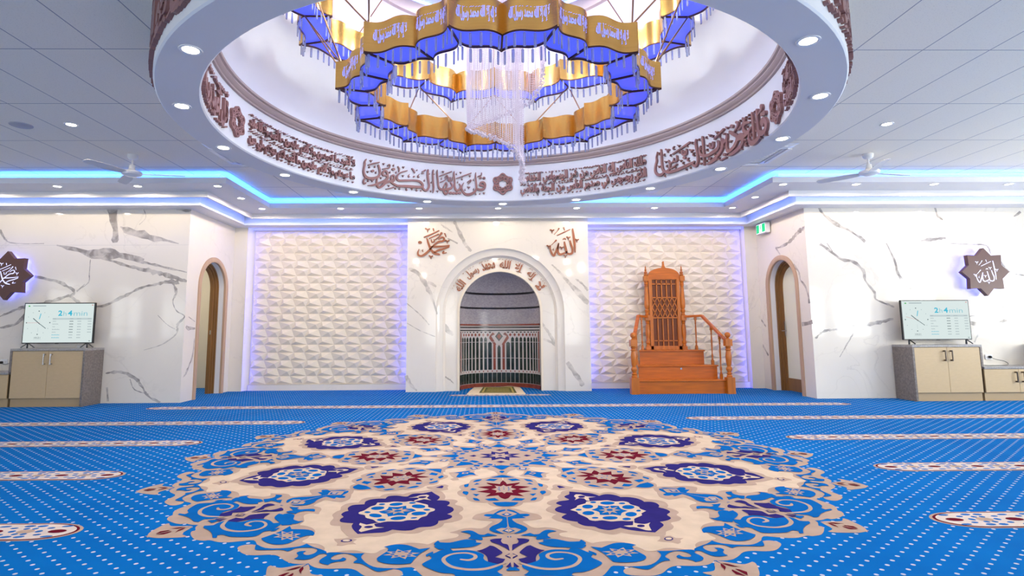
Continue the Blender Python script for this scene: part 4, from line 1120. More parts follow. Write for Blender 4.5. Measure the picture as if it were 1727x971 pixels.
cl.face([(XL + D_EDGE, Y1, Z_C), (XR - D_EDGE, Y1, Z_C), (XR - D_EDGE, YA - D_EDGE, Z_C), (XL + D_EDGE, YA - D_EDGE, Z_C)][::-1])
struct(cl.build('ceiling', M['ceil']))
# lightwell ring with its inner drum, moulding and dome
rg = MB(); n = 128
def ringrow(r, z): return [(RC[0] + r * cos(2 * pi * k / n), RC[1] + r * sin(2 * pi * k / n), z) for k in range(n)]
rg.grid([ringrow(R_OUT, Z_C + .02), ringrow(R_OUT, Z_RING + .012), ringrow(R_OUT - .012, Z_RING)], 0, close=True)
rg.grid([ringrow(R_OUT - .012, Z_RING), ringrow(R_IN + .012, Z_RING)], 1, close=True)
rg.grid([ringrow(R_IN + .012, Z_RING), ringrow(R_IN, Z_RING + .012), ringrow(R_IN, 3.50)], 0, close=True)
rg.grid([ringrow(r, z) for r, z in ((R_IN, 3.495), (2.575, 3.50), (2.570, 3.515), (2.580, 3.522), (2.560, 3.535), (2.545, 3.56), (2.550, 3.575), (2.530, 3.585), (2.525, 3.605), (2.56, 3.615))], 2, close=True)
rg.grid([ringrow(r, z) for r, z in ((2.56, 3.615), (R_IN, 3.62), (R_IN, 4.10), (2.54, 4.32), (2.42, 4.56), (2.22, 4.78), (1.95, 4.95), (1.66, 5.05))], 3, close=True)
rg.grid([ringrow(r, z) for r, z in ((1.66, 5.05), (1.62, 5.06), (1.62, 5.22))], 2, close=True)
rg.grid([ringrow(r, z) for r, z in ((1.62, 5.22), (1.66, 5.23), (1.66, 5.36), (0.001, 5.36))], 3, close=True)
struct(rg.build('ceiling_ring', [M['drum'], M['soffit'], M['mould'], M['drum']], smooth=True))
ld = MB(); ld.grid([ringrow(1.650, 5.25), ringrow(1.650, 5.28)], 0, close=True)
struct(ld.build('trim_dome_crown_strip', M['led_low']))

# stepped cornice with blue light coves, following the front walls
def sweep(mb, prof, mi=0, flip=False):
    mb.grid([[(*off(i, d), z) for i in range(len(PATH))] for d, z in prof], mi, flip=flip)
c = MB()
sweep(c, [(1.00, 3.43), (1.00, 3.487), (1.06, 3.487), (1.06, 3.40), (.53, 3.40), (.53, 3.308), (.50, 3.308), (.50, 3.425), (.285, 3.425), (.285, 3.242), (.315, 3.242), (.315, 3.222), (-.02, 3.222)], 0)
sweep(c, [(1.00, 3.43), (D_EDGE - .01, 3.43), (D_EDGE - .01, Z_C + .01)], 0)
struct(c.build('trim_cornice', M['cornice']))
c = MB(); sweep(c, [(.985, 3.434), (.945, 3.436)], 0); struct(c.build('trim_cove_light_strip', M['led_cove']))
c = MB()
for a, b in ((0, 1), (1, 2), (3, 4), (4, 5)):
    c.grid([[(*off(a, d), 3.4235), (*off(b, d), 3.4235)] for d in (.47, .44)])
for xa, xb in ((XL + .45, mx0 - .03), (mx1 + .03, XR - .45)): c.face([(xa, YA - .47, 3.4235), (xb, YA - .47, 3.4235), (xb, YA - .44, 3.4235), (xa, YA - .44, 3.4235)])
struct(c.build('trim_cornice_light_strip', M['led_low']))
# light strips around the two tile panels
c = MB()
for xa, xb in ((-4.735, -1.478), (2.068, 5.33)):
    c.box(xa + .02, xb - .02, 11.424, 11.438, 3.228, 3.240, 0)
struct(c.build('trim_panel_light_strip', M['led_panel']))
c = MB()
c.box(-4.730, -4.722, 11.392, 11.400, .02, 3.22, 0); c.box(5.314, 5.322, 11.392, 11.400, .02, 3.22, 0)
c.box(-1.488, -1.478, 11.42, 11.44, .12, 3.22, 0); c.box(2.068, 2.078, 11.42, 11.44, .12, 3.22, 0)
struct(c.build('trim_panel_side_strip', M['led_side']))
# passage behind the left opening and glazed door in the right one
p = MB()
p.box(-7.0, -6.95, 9.7, 12.2, 0, 3.0, 0); p.box(-7.0, XL - .13, 12.15, 12.2, 0, 3, 0); p.box(-7.0, XL - .13, 9.66, 9.7, 0, 3, 0); p.box(-7, XL - .13, 9.7, 12.2, 2.9, 2.95, 0)
struct(p.build('wall_passage', M['cream_wall']))
def frame_arch(name, X, yc, sgn):
    t = MB(); arch_sweep(t, [(DRI + .02, -.115), (DRI - .025, -.115), (DRI - .025, -.15), (DRI - .05, -.15), (DRI - .05, -.185), (DRI - .075, -.19), (DRI - .075, -.25), (DRI + .02, -.25)], yc, DZ, lambda a, z, d: (X + sgn * d, a, z))
    return struct(t.build(name, M['wood_frame'], smooth=True))
f1 = frame_arch('door_1', XL, 10.577, 1)
k = MB(); k.box(XL - .215, XL - .19, 10.577 + .395, 10.577 + .406, 1.10, 1.18); s_ = k.build('strike_plate', M['steel'], f1)
f2 = frame_arch('door_2', XR, 10.516, -1)
dl = MB(); Rg = DRI - .075; yc = 10.516
A = arch(yc, Rg, DZ, 28, .22)
dl.prism(A, lambda q: (XR + .225, q[0], q[1]), lambda q: (XR + .215, q[0], q[1])); dl.build('glass_panel', M['frost'], f2)
dl = MB(); dl.box(XR + .205, XR + .24, yc - Rg, yc + Rg, .01, .24); arch_sweep(dl, [(Rg, -.20), (Rg - .035, -.20), (Rg - .035, -.215)], yc, DZ, lambda a, z, d: (XR - d, a, z)); dl.build('door_leaf', M['wood_frame'], f2)
dl = MB(); dl.box(XR + .188, XR + .202, yc + .335, yc + .365, 1.02, 1.30); dl.tube([(XR + .195, yc + .35, 1.12), (XR + .13, yc + .35, 1.12)], .010); dl.tube([(XR + .135, yc + .35, 1.12), (XR + .135, yc + .20, 1.12)], .009); dl.build('door_handle', M['steel'], f2, smooth=True)

# added area light that brightens the passage, no fitting modelled
pl = bpy.data.lights.new('passage_fill_light', 'AREA'); pl.energy = 14; pl.size = 0.6; pl.color = (1, .95, .85)
po = bpy.data.objects.new('passage_fill_light', pl); COL.objects.link(po); po.location = (-6.1, 10.9, 2.88)

# ------------------------------------------------------------------ downlights
spot = bpy.data.lights.new('downlight_beam', 'SPOT')
spot.energy = SPOT_W; spot.spot_size = radians(180); spot.spot_blend = 0.2; spot.shadow_soft_size = 0.05; spot.color = SPOT_COL
def make_downlight():
    b = MB(); b.lathe([(.052, .006), (.052, -.002), (.062, -.006), (.071, -.004), (.073, 0)], n=24, cap=False)
    o = b.build('downlight', M['white_plastic'], smooth=True)
    l = MB(); l.lathe([(.001, -.001), (.053, -.001)], n=24, cap=False); l.build('lens', M['lens'], o)
    return o
dl0 = make_downlight(); dl_used = [False]
def downlight(x, y, z, label, group, beam=None):
    o = dl0 if not dl_used[0] else copy_tree(dl0)
    dl_used[0] = True
    o.location = (x, y, z - .001); tag(o, label, 'light', group)
    L_ = bpy.data.objects.new('downlight_beam', beam or spot); COL.objects.link(L_); L_.location = (x, y, z - .02)
    return o
ordn = ['first', 'second', 'third', 'fourth', 'fifth', 'sixth', 'seventh', 'eighth', 'ninth', 'tenth', 'eleventh', 'twelfth', 'thirteenth']
ring_a = [-131.5, -108.7, -86.2, -64.3, -42.6, -20.0, 2.9, 25.1, 47.6, 69.6, 91.6, 113.3, 135.2]
for i, a in enumerate(ring_a):
    downlight(RC[0] + 2.757 * sin(radians(a)), RC[1] + 2.757 * cos(radians(a)), Z_RING, 'lit downlight in the grey ring underside, %s along the arc counted from the left' % ordn[i], 'downlights in the ring underside')
for i, a in enumerate((157.5, 180, -154)):
    downlight(RC[0] + 2.757 * sin(radians(a)), RC[1] + 2.757 * cos(radians(a)), Z_RING, 'lit downlight in the near part of the ring underside above the camera', 'downlights in the near part of the ring')
for i, x in enumerate((-4.125, -5.358, -6.594, -7.84)):
    downlight(x, 8.745, Z_SOF, 'lit downlight in the left white bulkhead, %s from its corner' % ordn[i], 'downlights in the left bulkhead')
downlight(-4.105, 9.565, Z_SOF, 'lit downlight on the left return of the bulkhead, above the left arched doorway', 'downlights in the recess bulkhead')
for i, x in enumerate((-4.07, -2.626, -1.176, .284, 1.742, 3.194, 4.652)):
    downlight(x, 10.40, Z_SOF, 'lit downlight in the bulkhead along the back recess, %s from the left' % ordn[i], 'downlights in the recess bulkhead')
downlight(4.675, 9.555, Z_SOF, 'lit downlight on the right return of the bulkhead, near the green exit sign', 'downlights in the recess bulkhead')
for i, x in enumerate((4.709, 5.863, 7.099, 8.294)):
    downlight(x, 8.70, Z_SOF, 'lit downlight in the right white bulkhead, %s from its corner' % ordn[i], 'downlights in the right bulkhead')
downlight(-4.867, 6.585, Z_C, 'lit downlight in the tiled ceiling left of the ring', 'downlights in the tiled ceiling')
downlight(4.866, 6.573, Z_C, 'lit downlight in the tiled ceiling right of the ring', 'downlights in the tiled ceiling')
downlight(-4.9, 2.4, Z_C, 'lit downlight in the tiled ceiling above and left of the camera', 'downlights in the tiled ceiling')
downlight(5.0, 2.4, Z_C, 'lit downlight in the tiled ceiling above and right of the camera', 'downlights in the tiled ceiling')
crown = bpy.data.lights.new('crown_beam', 'SPOT'); crown.energy = CROWN_W; crown.spot_size = radians(165); crown.spot_blend = .5; crown.shadow_soft_size = .06; crown.color = (.95, .98, 1.0)
for k in range(8):
    a = radians(22.5 + 45 * k)
    downlight(RC[0] + 1.2 * sin(a), RC[1] + 1.2 * cos(a), 5.36, 'small downlight in the round crown of the dome above the chandelier', 'downlights in the dome crown', crown)

# ceiling speaker and air conditioning cassettes
b = MB(); b.lathe([(.118, 0), (.116, -.008), (.10, -.014), (.02, -.020), (.001, -.020)], n=28, cap=False)
tag(b.build('ceiling_speaker', mat('speaker_grille_grey', rgb(178, 176, 182), .6), smooth=True, at=(0, 0, 0)), 'round flat grey speaker grille in the tiled ceiling at the far left', 'speaker').location = (-5.465, 6.60, Z_C)
def cassette(x, y, rz, label):
    e = empty('air_conditioner', (x, y, Z_C), label, 'air conditioner', 'ceiling air conditioners', rz)
    b = MB(); s = .475; t = .33
    for k in range(4):
        c_, s_ = cos(k * pi / 2), sin(k * pi / 2)
        T = lambda p, c_=c_, s_=s_: (p[0] * c_ - p[1] * s_, p[0] * s_ + p[1] * c_, p[2])
        b.face([T(q) for q in ((-s, -s, -.002), (s, -s, -.002), (t, -t, -.035), (-t, -t, -.035))])
        b.box(-t, t, -s + .03, -t - .06, -.04, -.028, 0, T)
    b.build('fascia', M['white_plastic'], e)
    g = MB(); g.face([(-t, -t, -.030), (t, -t, -.030), (t, t, -.030), (-t, t, -.030)])
    for k in range(10): g.box(-t + .03, t - .03, -t + .03 + k * .064, -t + .05 + k * .064, -.038, -.030)
    g.build('return_grille', M['grey_blade'], e)
    for k in range(4):
        v = MB(); c_, s_ = cos(k * pi / 2), sin(k * pi / 2)
        v.box(-t + .04, t - .04, -s + .045, -s + .105, -.030, -.022, 0, lambda p: (p[0] * c_ - p[1] * s_, p[0] * s_ + p[1] * c_, p[2])); v.build('louvre', M['soffit'], e)
cassette(-3.20, 7.74, 0, 'white square ceiling air conditioner half hidden behind the ring on the left')
cassette(3.72, 7.74, 0, 'white square ceiling air conditioner half hidden behind the ring on the right')
for x, lab in ((-2.05, 'flat white access panel in the recess ceiling left of the ring'), (2.55, 'flat white access panel in the recess ceiling right of the ring')):
    b = MB(); b.box(x - .55, x + .55, 9.25, 9.95, Z_C - .012, Z_C - .001); b.box(x - .50, x + .50, 9.30, 9.90, Z_C - .018, Z_C - .012)
    tag(b.build('ceiling_hatch', M['white_plastic'], at=(x, 9.6, Z_C)), lab, 'ceiling panel', 'access panels in the recess ceiling')

# ceiling fans
def make_fan(name, loc, rz, label):
    e = empty(name, loc, label, 'fan', 'three-blade ceiling fans', rz)
    b = MB(); b.lathe([(.068, 0), (.070, -.012), (.066, -.045), (.045, -.066), (.018, -.074), (.014, -.074)], n=24); b.build('canopy', M['white_plastic'], e, smooth=True)
    b = MB(); b.tube([(0, 0, -.07), (0, 0, -.15)], .0125, 12); b.build('rod', M['white_plastic'], e, smooth=True)
    b = MB(); b.lathe([(.014, -.142), (.036, -.150), (.040, -.205), (.055, -.222), (.125, -.242), (.132, -.262), (.120, -.285), (.07, -.305), (.001, -.312)], n=28, cap=False); b.build('motor', M['white_plastic'], e, smooth=True)
    for k in range(3):
        a = radians(120 * k); b = MB()
        prof = [(.11, .045), (.16, .052), (.30, .066), (.56, .064), (.635, .058), (.665, .038), (.672, .015)]
        def pt(r, w, dz):
            z = -.268 + w * .22 + dz
            return (r * cos(a) - w * sin(a), r * sin(a) + w * cos(a), z)
        up_ = [[pt(r, -w, 0), pt(r, 0, .004), pt(r, w, 0)] for r, w in prof]; dn = [[pt(r, -w, -.006), pt(r, 0, -.003), pt(r, w, -.006)] for r, w in prof]
        b.grid(up_); b.grid(dn, flip=True)
        b.grid([[r[0] for r in up_], [r[0] for r in dn]]); b.grid([[r[2] for r in dn], [r[2] for r in up_]]); b.face([up_[-1][0], up_[-1][1], up_[-1][2], dn[-1][2], dn[-1][1], dn[-1][0]])
        b.build('blade', M['grey_blade'], e, smooth=True)
make_fan('ceiling_fan', (-4.846, 7.753, Z_C), radians(12), 'white three-blade ceiling fan hanging left of the ring')
make_fan('ceiling_fan', (5.43, 7.758, Z_C), radians(12), 'white three-blade ceiling fan hanging right of the ring')
make_fan('ceiling_fan', (0.02, 8.72, Z_C), radians(-2), 'white ceiling fan mostly hidden behind the ring, one blade showing below it')

# ------------------------------------------------------------------ chandelier
ch = empty('chandelier', (RC[0], RC[1], 5.36), 'two-tier star-shaped chandelier of wavy brushed gold panels with blue lit undersides and hanging crystals', 'chandelier')
CHT = Matrix.Translation((-RC[0], -RC[1], -5.36))
def tier(Ro, Ri, k):
    a = radians(15 * k); r = Ri if k % 2 == 0 else Ro
    return Vector((RC[0] + r * sin(a), RC[1] - r * cos(a)))
def wave(p, q, u, amp):
    d = q - p; nn = Vector((d.y, -d.x)).normalized()
    return p + d * u + nn * amp * sin(2 * pi * u)
def chbuild(mb, name, mats, parent, smooth=False):
    mb.v = [(p[0] - RC[0], p[1] - RC[1], p[2] - 5.36) for p in mb.v]
    return mb.build(name, mats, parent, smooth=smooth)
def crystal(mb, p, t, z, L_=.118, w=.0115, d=.006):
    n_ = Vector((t.y, -t.x)); P = lambda a, b, zz: (p.x + t.x * a + n_.x * b, p.y + t.y * a + n_.y * b, zz)
    rows = [[P(-w * s, 0, zz), P(-w * s * .55, -d * s, zz), P(w * s * .55, -d * s, zz), P(w * s, 0, zz), P(w * s * .55, d * s, zz), P(-w * s * .55, d * s, zz)] for s, zz in ((.85, z - .010), (1, z - .014), (1, z - L_ + .007), (.8, z - L_))]
    mb.grid(rows, 0, close=True); mb.face(rows[0][::-1]); mb.face(rows[-1])
    mb.tube([(p.x, p.y, z + .004), (p.x, p.y, z - .014)], .0016, 4, 1)
crystals = []
SHAHADA = ('لا إله إلا الله', 'محمد رسول الله')
def make_tier(z0, h, dims, per_out, per_in, letters):
    (Ro, Ri), (ro, ri) = dims
    for shell, (A, B), amp in (('outer', (Ro, Ri), .036 * Ro / 1.53), ('inner', (ro, ri), .030 * Ro / 1.53)):
        for k in range(-12, 12):
            p, q = tier(A, B, k), tier(A, B, k + 1); sg = amp if k % 2 == 0 else -amp
            mb = MB(); nn_ = 14; th = .006
            pts = [wave(p, q, i / nn_, sg) for i in range(nn_ + 1)]
            nor = []
            for i in range(nn_ + 1):
                d = pts[min(i + 1, nn_)] - pts[max(i - 1, 0)]; nor.append(Vector((d.y, -d.x)).normalized())
            out_ = [c_ + n_ * th for c_, n_ in zip(pts, nor)]
            for z, s in ((0, 0),):
                mb.grid([[(v.x, v.y, z0 + .012) for v in out_], [(v.x, v.y, z0 + h) for v in out_], [(v.x, v.y, z0 + h) for v in pts], [(v.x, v.y, z0 + .012) for v in pts]], 0)
                mb.grid([[(v.x, v.y, z0 + .012) for v in pts], [(v.x, v.y, z0) for v in pts], [(v.x, v.y, z0) for v in out_], [(v.x, v.y, z0 + .012) for v in out_]], 1)
            for e_ in (0, nn_): mb.face([(pts[e_].x, pts[e_].y, z0), (out_[e_].x, out_[e_].y, z0), (out_[e_].x, out_[e_].y, z0 + h), (pts[e_].x, pts[e_].y, z0 + h)], 0)
            po_ = chbuild(mb, 'gold_panel', [M['gold'], M['bronze']], ch, True)
            if shell == 'outer' and letters and -7 <= k <= 6:
                lt = MB()
                ln = (q - p).length
                def f(u, v, d):
                    t = min(max(u / ln, 0), 1); c_ = wave(p, q, t, sg); e2 = wave(p, q, min(t + .01, 1), sg) - wave(p, q, max(t - .01, 0), sg)
                    n_ = Vector((e2.y, -e2.x)).normalized(); c_ = c_ + n_ * (th + .0022)
                    return (c_.x, c_.y, v)
                u0, u1 = .15 * ln, .85 * ln
                add_text(lt, SHAHADA[0] + ' ' + SHAHADA[1], (u0, z0 + .27 * h, u1, z0 + .76 * h), f, 0, 0, .022, split=16)
                vowel_marks(lt, random.Random(k), u0 + .02, u1, z0 + .73 * h, lambda u, v, d: f(u, v, d), 0, .022, .006)
                chbuild(lt, 'lit_lettering', M['cutout'], po_)
            nper = per_out if shell == 'outer' else per_in
            for i in range(nper):
                t = (i + .5) / nper; c_ = wave(p, q, t, sg); e2 = (wave(p, q, t + .02, sg) - wave(p, q, t - .02, sg)).normalized()
                crystals.append((c_, e2, z0))
    for k in range(-12, 12):
        mb = MB(); nn_ = 12
        pa, qa, pb, qb = tier(Ro, Ri, k), tier(Ro, Ri, k + 1), tier(ro, ri, k), tier(ro, ri, k + 1)
        sa = .036 * Ro / 1.53 * (1 if k % 2 == 0 else -1); sb = .030 * Ro / 1.53 * (1 if k % 2 == 0 else -1)
        ra = [wave(pa, qa, i / nn_, sa) for i in range(nn_ + 1)]; rb = [wave(pb, qb, i / nn_, sb) for i in range(nn_ + 1)]
        for z, fl_ in ((z0 + .022, True), (z0 + .027, False)): mb.grid([[(v.x, v.y, z) for v in ra], [(v.x, v.y, z) for v in rb]], 0, flip=fl_)
        pp = chbuild(mb, 'lit_plate', M['plate'], ch)
        mb = MB(); mb.bar((pa.x, pa.y, z0 + .008), (pb.x, pb.y, z0 + .008), .016, .016); chbuild(mb, 'rib', M['bronze'], pp)
DP = ((1.545, 1.345), (1.28, 1.10)); DQ = ((2.24, 1.93), (1.92, 1.65))
make_tier(3.335, .262, DP, 6, 5, True)
make_tier(4.265, .275, DQ, 8, 7, False)
camv = Vector((0, 0))
crystals.sort(key=lambda c_: (hypot(c_[0].x, c_[0].y - 0) + (60 if c_[2] > 3.6 and c_[0].y < 5.0 else 0)))
for c_, e2, z in crystals[:100]:
    mb = MB(); crystal(mb, c_, e2, z); chbuild(mb, 'crystal', [M['crystal'], M['steel']], ch)
mb = MB()
for c_, e2, z in crystals[100:]: crystal(mb, c_, e2, z)
tag(chbuild(mb, 'crystal_fringe', [M['crystal'], M['steel']], ch), kind='stuff')
for k in range(12):
    a = radians(15 + 30 * k); a2 = radians(15 + 30 * k + 15)
    mb = MB(); P = lambda r, an, z: (RC[0] + r * sin(an), RC[1] - r * cos(an), z)
    mb.tube([P(1.50, a, 3.59), P(1.93, a2, 4.28)], .0075, 8); chbuild(mb, 'rod', M['rod'], ch, True)
    mb = MB(); a3 = radians(30 * k); mb.tube([P(1.50, a, 3.59), P(1.93, a3, 4.28)], .0075, 8); chbuild(mb, 'rod', M['rod'], ch, True)
    mb = MB(); mb.tube([P(1.90, a2, 4.53), P(1.02, a2, 5.36)], .006, 8); chbuild(mb, 'rod', M['rod'], ch, True)
mb = MB(); mb.lathe([(.62, 0), (.62, -.05), (.55, -.07), (.001, -.07)], (RC[0], RC[1], 5.36), 40, cap=False); chbuild(mb, 'canopy_plate', M['steel'], ch, True)
for r_, z_, w_, off_ in ((1.40, 3.645, TIER_FILL_W * .7, 15), (2.06, 4.46, TIER_FILL_W, 15)):  # added unseen point lights above the tiers, fill for the dome wall
    lamp = bpy.data.lights.new('dome_fill_light', 'POINT'); lamp.energy = w_; lamp.shadow_soft_size = .05; lamp.color = (.97, .98, 1.0)
    for k in range(12):
        a = radians(off_ + 30 * k); lo = bpy.data.objects.new('dome_fill_light', lamp); COL.objects.link(lo)
        lo.location = (RC[0] + r_ * sin(a), RC[1] - r_ * cos(a), z_)
# central cascade of bead strands ending on a spiral
M['bead'] = mat('glass_beads', rgb(244, 236, 246), .08, spec=.9, alpha=1.0)
nt = M['bead'].node_tree; bs = nt.nodes['Principled BSDF']; tr = nt.nodes.new('ShaderNodeBsdfTransparent'); mxs = nt.nodes.new('ShaderNodeMixShader'); mxs.inputs[0].default_value = .62
nt.links.new(tr.outputs[0], mxs.inputs[1]); nt.links.new(bs.outputs[0], mxs.inputs[2]); nt.links.new(mxs.outputs[0], nt.nodes['Material Output'].inputs['Surface'])
KEY = [(.46, 0, 3.80), (.45, .12, 3.62), (.36, .24, 3.50), (.20, .33, 3.44), (.02, .33, 3.36), (-.17, .24, 3.25), (-.29, .08, 3.15), (-.27, -.06, 3.07), (-.14, -.17, 2.99), (.02, -.20, 2.92), (.14, -.16, 2.86), (.20, -.08, 2.79), (.24, 0, 2.72), (.22, .06, 2.66), (.25, .03, 2.58)]
SP = smooth_line(KEY, 11)
def oct(mb, c_, r, rz=None):
    rz = rz or r; n = len(mb.v); x, y, z = c_
    mb.v += [(x + r, y, z), (x, y + r, z), (x - r, y, z), (x, y - r, z), (x, y, z + rz), (x, y, z - rz)]
    for i in range(4): j = (i + 1) % 4; mb.f += [(n + i, n + j, n + 4), (n + j, n + i, n + 5)]; mb.m += [0, 0]
mb = MB(); br = random.Random(3)
for i, (x, y, z) in enumerate(SP):
    for q in range(1 if i > len(SP) * .8 else 2):
        dx, dy = br.uniform(-.02, .02), br.uniform(-.02, .02)
        zz = z + .01; top = 5.25 if i < len(SP) * .86 else z + .28
        while zz < top:
            oct(mb, (RC[0] + x + dx * min(1, (zz - z) * 3), RC[1] + y + dy * min(1, (zz - z) * 3), zz), .0052, .0085); zz += .0185
tag(chbuild(mb, 'bead_strands', M['bead'], ch), kind='stuff')
mb = MB()
for x, y, z in SP:
    for q in range(3): oct(mb, (RC[0] + x + br.uniform(-.02, .02), RC[1] + y + br.uniform(-.02, .02), z + br.uniform(-.02, .012)), .015)
tag(chbuild(mb, 'bead_spiral', M['bead'], ch), kind='stuff')

# ------------------------------------------------------------------ lettering on the ring
def drum(u, v, d, R=R_IN, sg=1):
    a = u / (R_IN - .015); r = R - sg * d
    return (RC[0] + r * sin(a), RC[1] + r * cos(a), v)
LT = .030
def strokes(data): return [[tuple(st[i + k] / 1000 for k in range(3)) for i in range(0, len(st), 3)] for st in data]
def relief_piece(name, mb, m, label, cat, group, at=None):
    return tag(mb.build(name, m, at=at), label, cat, group)
G1 = 'brown calligraphy on the inside of the ring'
for key, lab in (('KAF', 'large brown calligraphy title in the ring left of the centre rosette'), ('NAS', 'large brown calligraphy title on the right inside of the ring')):
    mb = MB()
    for st in strokes(TXT[key]): ribbon(mb, st, drum, LT, 0, 5)
    P = strokes(TXT[key])[0][0]; relief_piece('calligraphy_relief', mb, M['letter'], lab, 'calligraphy', G1, drum(P[0], P[1], 0))
def block(lines, u0, u1, z0, z1, lab, f=drum, group=G1, seed=1, off_=.06, marks=True):
    mb = MB(); n = len(lines); h = (z1 - z0) / n; rg_ = random.Random(seed)
    for i, t in enumerate(lines):
        zb = z1 - (i + 1) * h
        add_text(mb, t, (u0, zb - h * .03, u1, zb + h * .93), f, LT, 0, off_, split=14)
        if marks:
            vowel_marks(mb, rg_, u0 + .02, u1 - .01, zb + h * .91, f, LT, .036, h * .09)
            vowel_marks(mb, rg_, u0 + .03, u1 - .01, zb + h * .03, f, LT, .06, h * .075)
    return relief_piece('calligraphy_relief', mb, M['letter'], lab, 'calligraphy', group, f((u0 + u1) / 2, z0, 0))
block(('لا أعبد ما تعبدون ولا أنتم عابدون ما أعبد ولا أنا عابد', 'ما عبدتم ولا أنتم عابدون ما أعبد لكم دينكم ولي دين'), -3.74, -2.01, 3.05, 3.395, 'dense two-line brown calligraphy block on the left inside of the ring')
block(('ملك الناس إله الناس من شر الوسواس الخناس', 'الذي يوسوس في صدور الناس من الجنة والناس'), .385, 2.205, 3.045, 3.385, 'dense two-line brown calligraphy block right of the centre rosette', seed=2)
block(('قل أعوذ برب الفلق',), -5.35, -4.21, 3.03, 3.40, 'brown calligraphy seen edge-on at the far left inside of the ring', seed=3)
block(('من شر ما خلق ومن شر غاسق', 'إذا وقب ومن شر النفاثات'), 4.68, 5.9, 3.03, 3.40, 'brown calligraphy seen edge-on at the far right inside of the ring', seed=4)
def outer(u, v, d): return drum(-u, v, d, R_OUT, -1)
for a0, a1, lab, sd in ((-172, -142, 'brown calligraphy on the outside of the ring, at the upper right, nearest the viewer', 5), (-140, -84, 'brown calligraphy on the outside of the ring at the upper right of the picture', 6), (88, 142, 'brown calligraphy on the outside of the ring at the upper left of the picture', 7), (144, 172, 'brown calligraphy on the outside of the ring, at the upper left, nearest the viewer', 8)):
    k_ = (R_IN - .015) * pi / 180
    block(('قل هو الله أحد الله الصمد',) if sd % 2 else ('لم يلد ولم يولد ولم يكن له كفوا أحد',), a0 * k_, a1 * k_, 3.06, 3.50, lab, outer, 'brown calligraphy on the outside of the ring', sd)
# pierced rosettes
def rosette(u, z, lab):
    mb = MB(); c0 = (u, z)
    def f(a, b, d): return drum(u + a, z + b, d)
    def ringst(r0, w, lobes, amp, ph=0, n=72):
        ribbon(mb, [((r0 + amp * cos(lobes * t + ph)) * cos(t), (r0 + amp * cos(lobes * t + ph)) * sin(t), w) for t in [2 * pi * k / n for k in range(n + 1)]], f, LT, 0, 1)
    ringst(.135, .0065, 6, .017, pi); ringst(.100, .006, 12, .014); ringst(.066, .006, 6, .010, pi)
    for k in range(6):
        t = pi / 6 + k * pi / 3
        cx_, cy_ = .118 * cos(t), .118 * sin(t)
        ribbon(mb, [(cx_ + .026 * cos(q), cy_ + .026 * sin(q), .0065) for q in [2 * pi * j / 12 for j in range(13)]], f, LT, 0, 1)
        t2 = k * pi / 3; cx_, cy_ = .105 * cos(t2), .105 * sin(t2)
        ribbon(mb, [(cx_ + .020 * cos(q), cy_ + .020 * sin(q), .0065) for q in [2 * pi * j / 10 for j in range(11)]], f, LT, 0, 1)
        for s in (-1, 1):
            ribbon(mb, [(.058 * cos(t), .058 * sin(t), .005), (.095 * cos(t + s * .35), .095 * sin(t + s * .35), .006), (.145 * cos(t + s * .18), .145 * sin(t + s * .18), .006)], f, LT, 0, 4)
    tag(mb.build('rosette', M['letter'], at=drum(u, z, 0)), lab, 'rosette', 'pierced rosettes inside the ring')
rosette(.136, 3.229, 'pierced brown six-lobed rosette at the centre back of the ring')
rosette(-3.985, 3.205, 'pierced brown six-lobed rosette on the left inside of the ring')
rosette(4.455, 3.165, 'pierced brown six-lobed rosette on the right inside of the ring')

# ------------------------------------------------------------------ lettering on the mihrab wall
fw = lambda u, v, d: (u, MYF - d, v)
for key, lab in (('ALLAH', 'copper calligraphy mounted on the marble at the upper right of the niche'), ('MUH', 'copper calligraphy mounted on the marble at the upper left of the niche')):
    mb = MB()
    for st in strokes(TXT[key]): ribbon(mb, [(a, b_, w_ * .9) for a, b_, w_ in st], fw, .022, 0, 5)
    P = strokes(TXT[key])[0][0]; relief_piece('calligraphy_relief', mb, M['copper'], lab, 'calligraphy', 'copper calligraphy beside the niche', fw(P[0], P[1], 0))
words = [('لا', 33), ('إله', 48.5), ('إلا', 66), ('الله', 83.5), ('محمد', 104), ('رسول', 125), ('الله', 146.5)]
wid = [.17, .20, .19, .215, .27, .28, .215]
for i, ((t, a), wd) in enumerate(zip(words, wid)):
    mb = MB(); R0 = .858
    def fa(u, v, d, a=a):
        an = radians(a) - u / .93; r = R0 + v
        return (MC + r * cos(an), MYF + .135 - d, MZ + r * sin(an))
    add_text(mb, t, (-wd / 2, 0, wd / 2, .165), fa, .014, 0, .035)
    vowel_marks(mb, random.Random(i), -wd / 2, wd / 2, .180, fa, .014, .05, .013)
    relief_piece('calligraphy_word', mb, M['copper'], '%s copper word from the right on the arch over the niche' % ordn[i], 'calligraphy', 'copper words around the arch', fa(0, 0, 0))

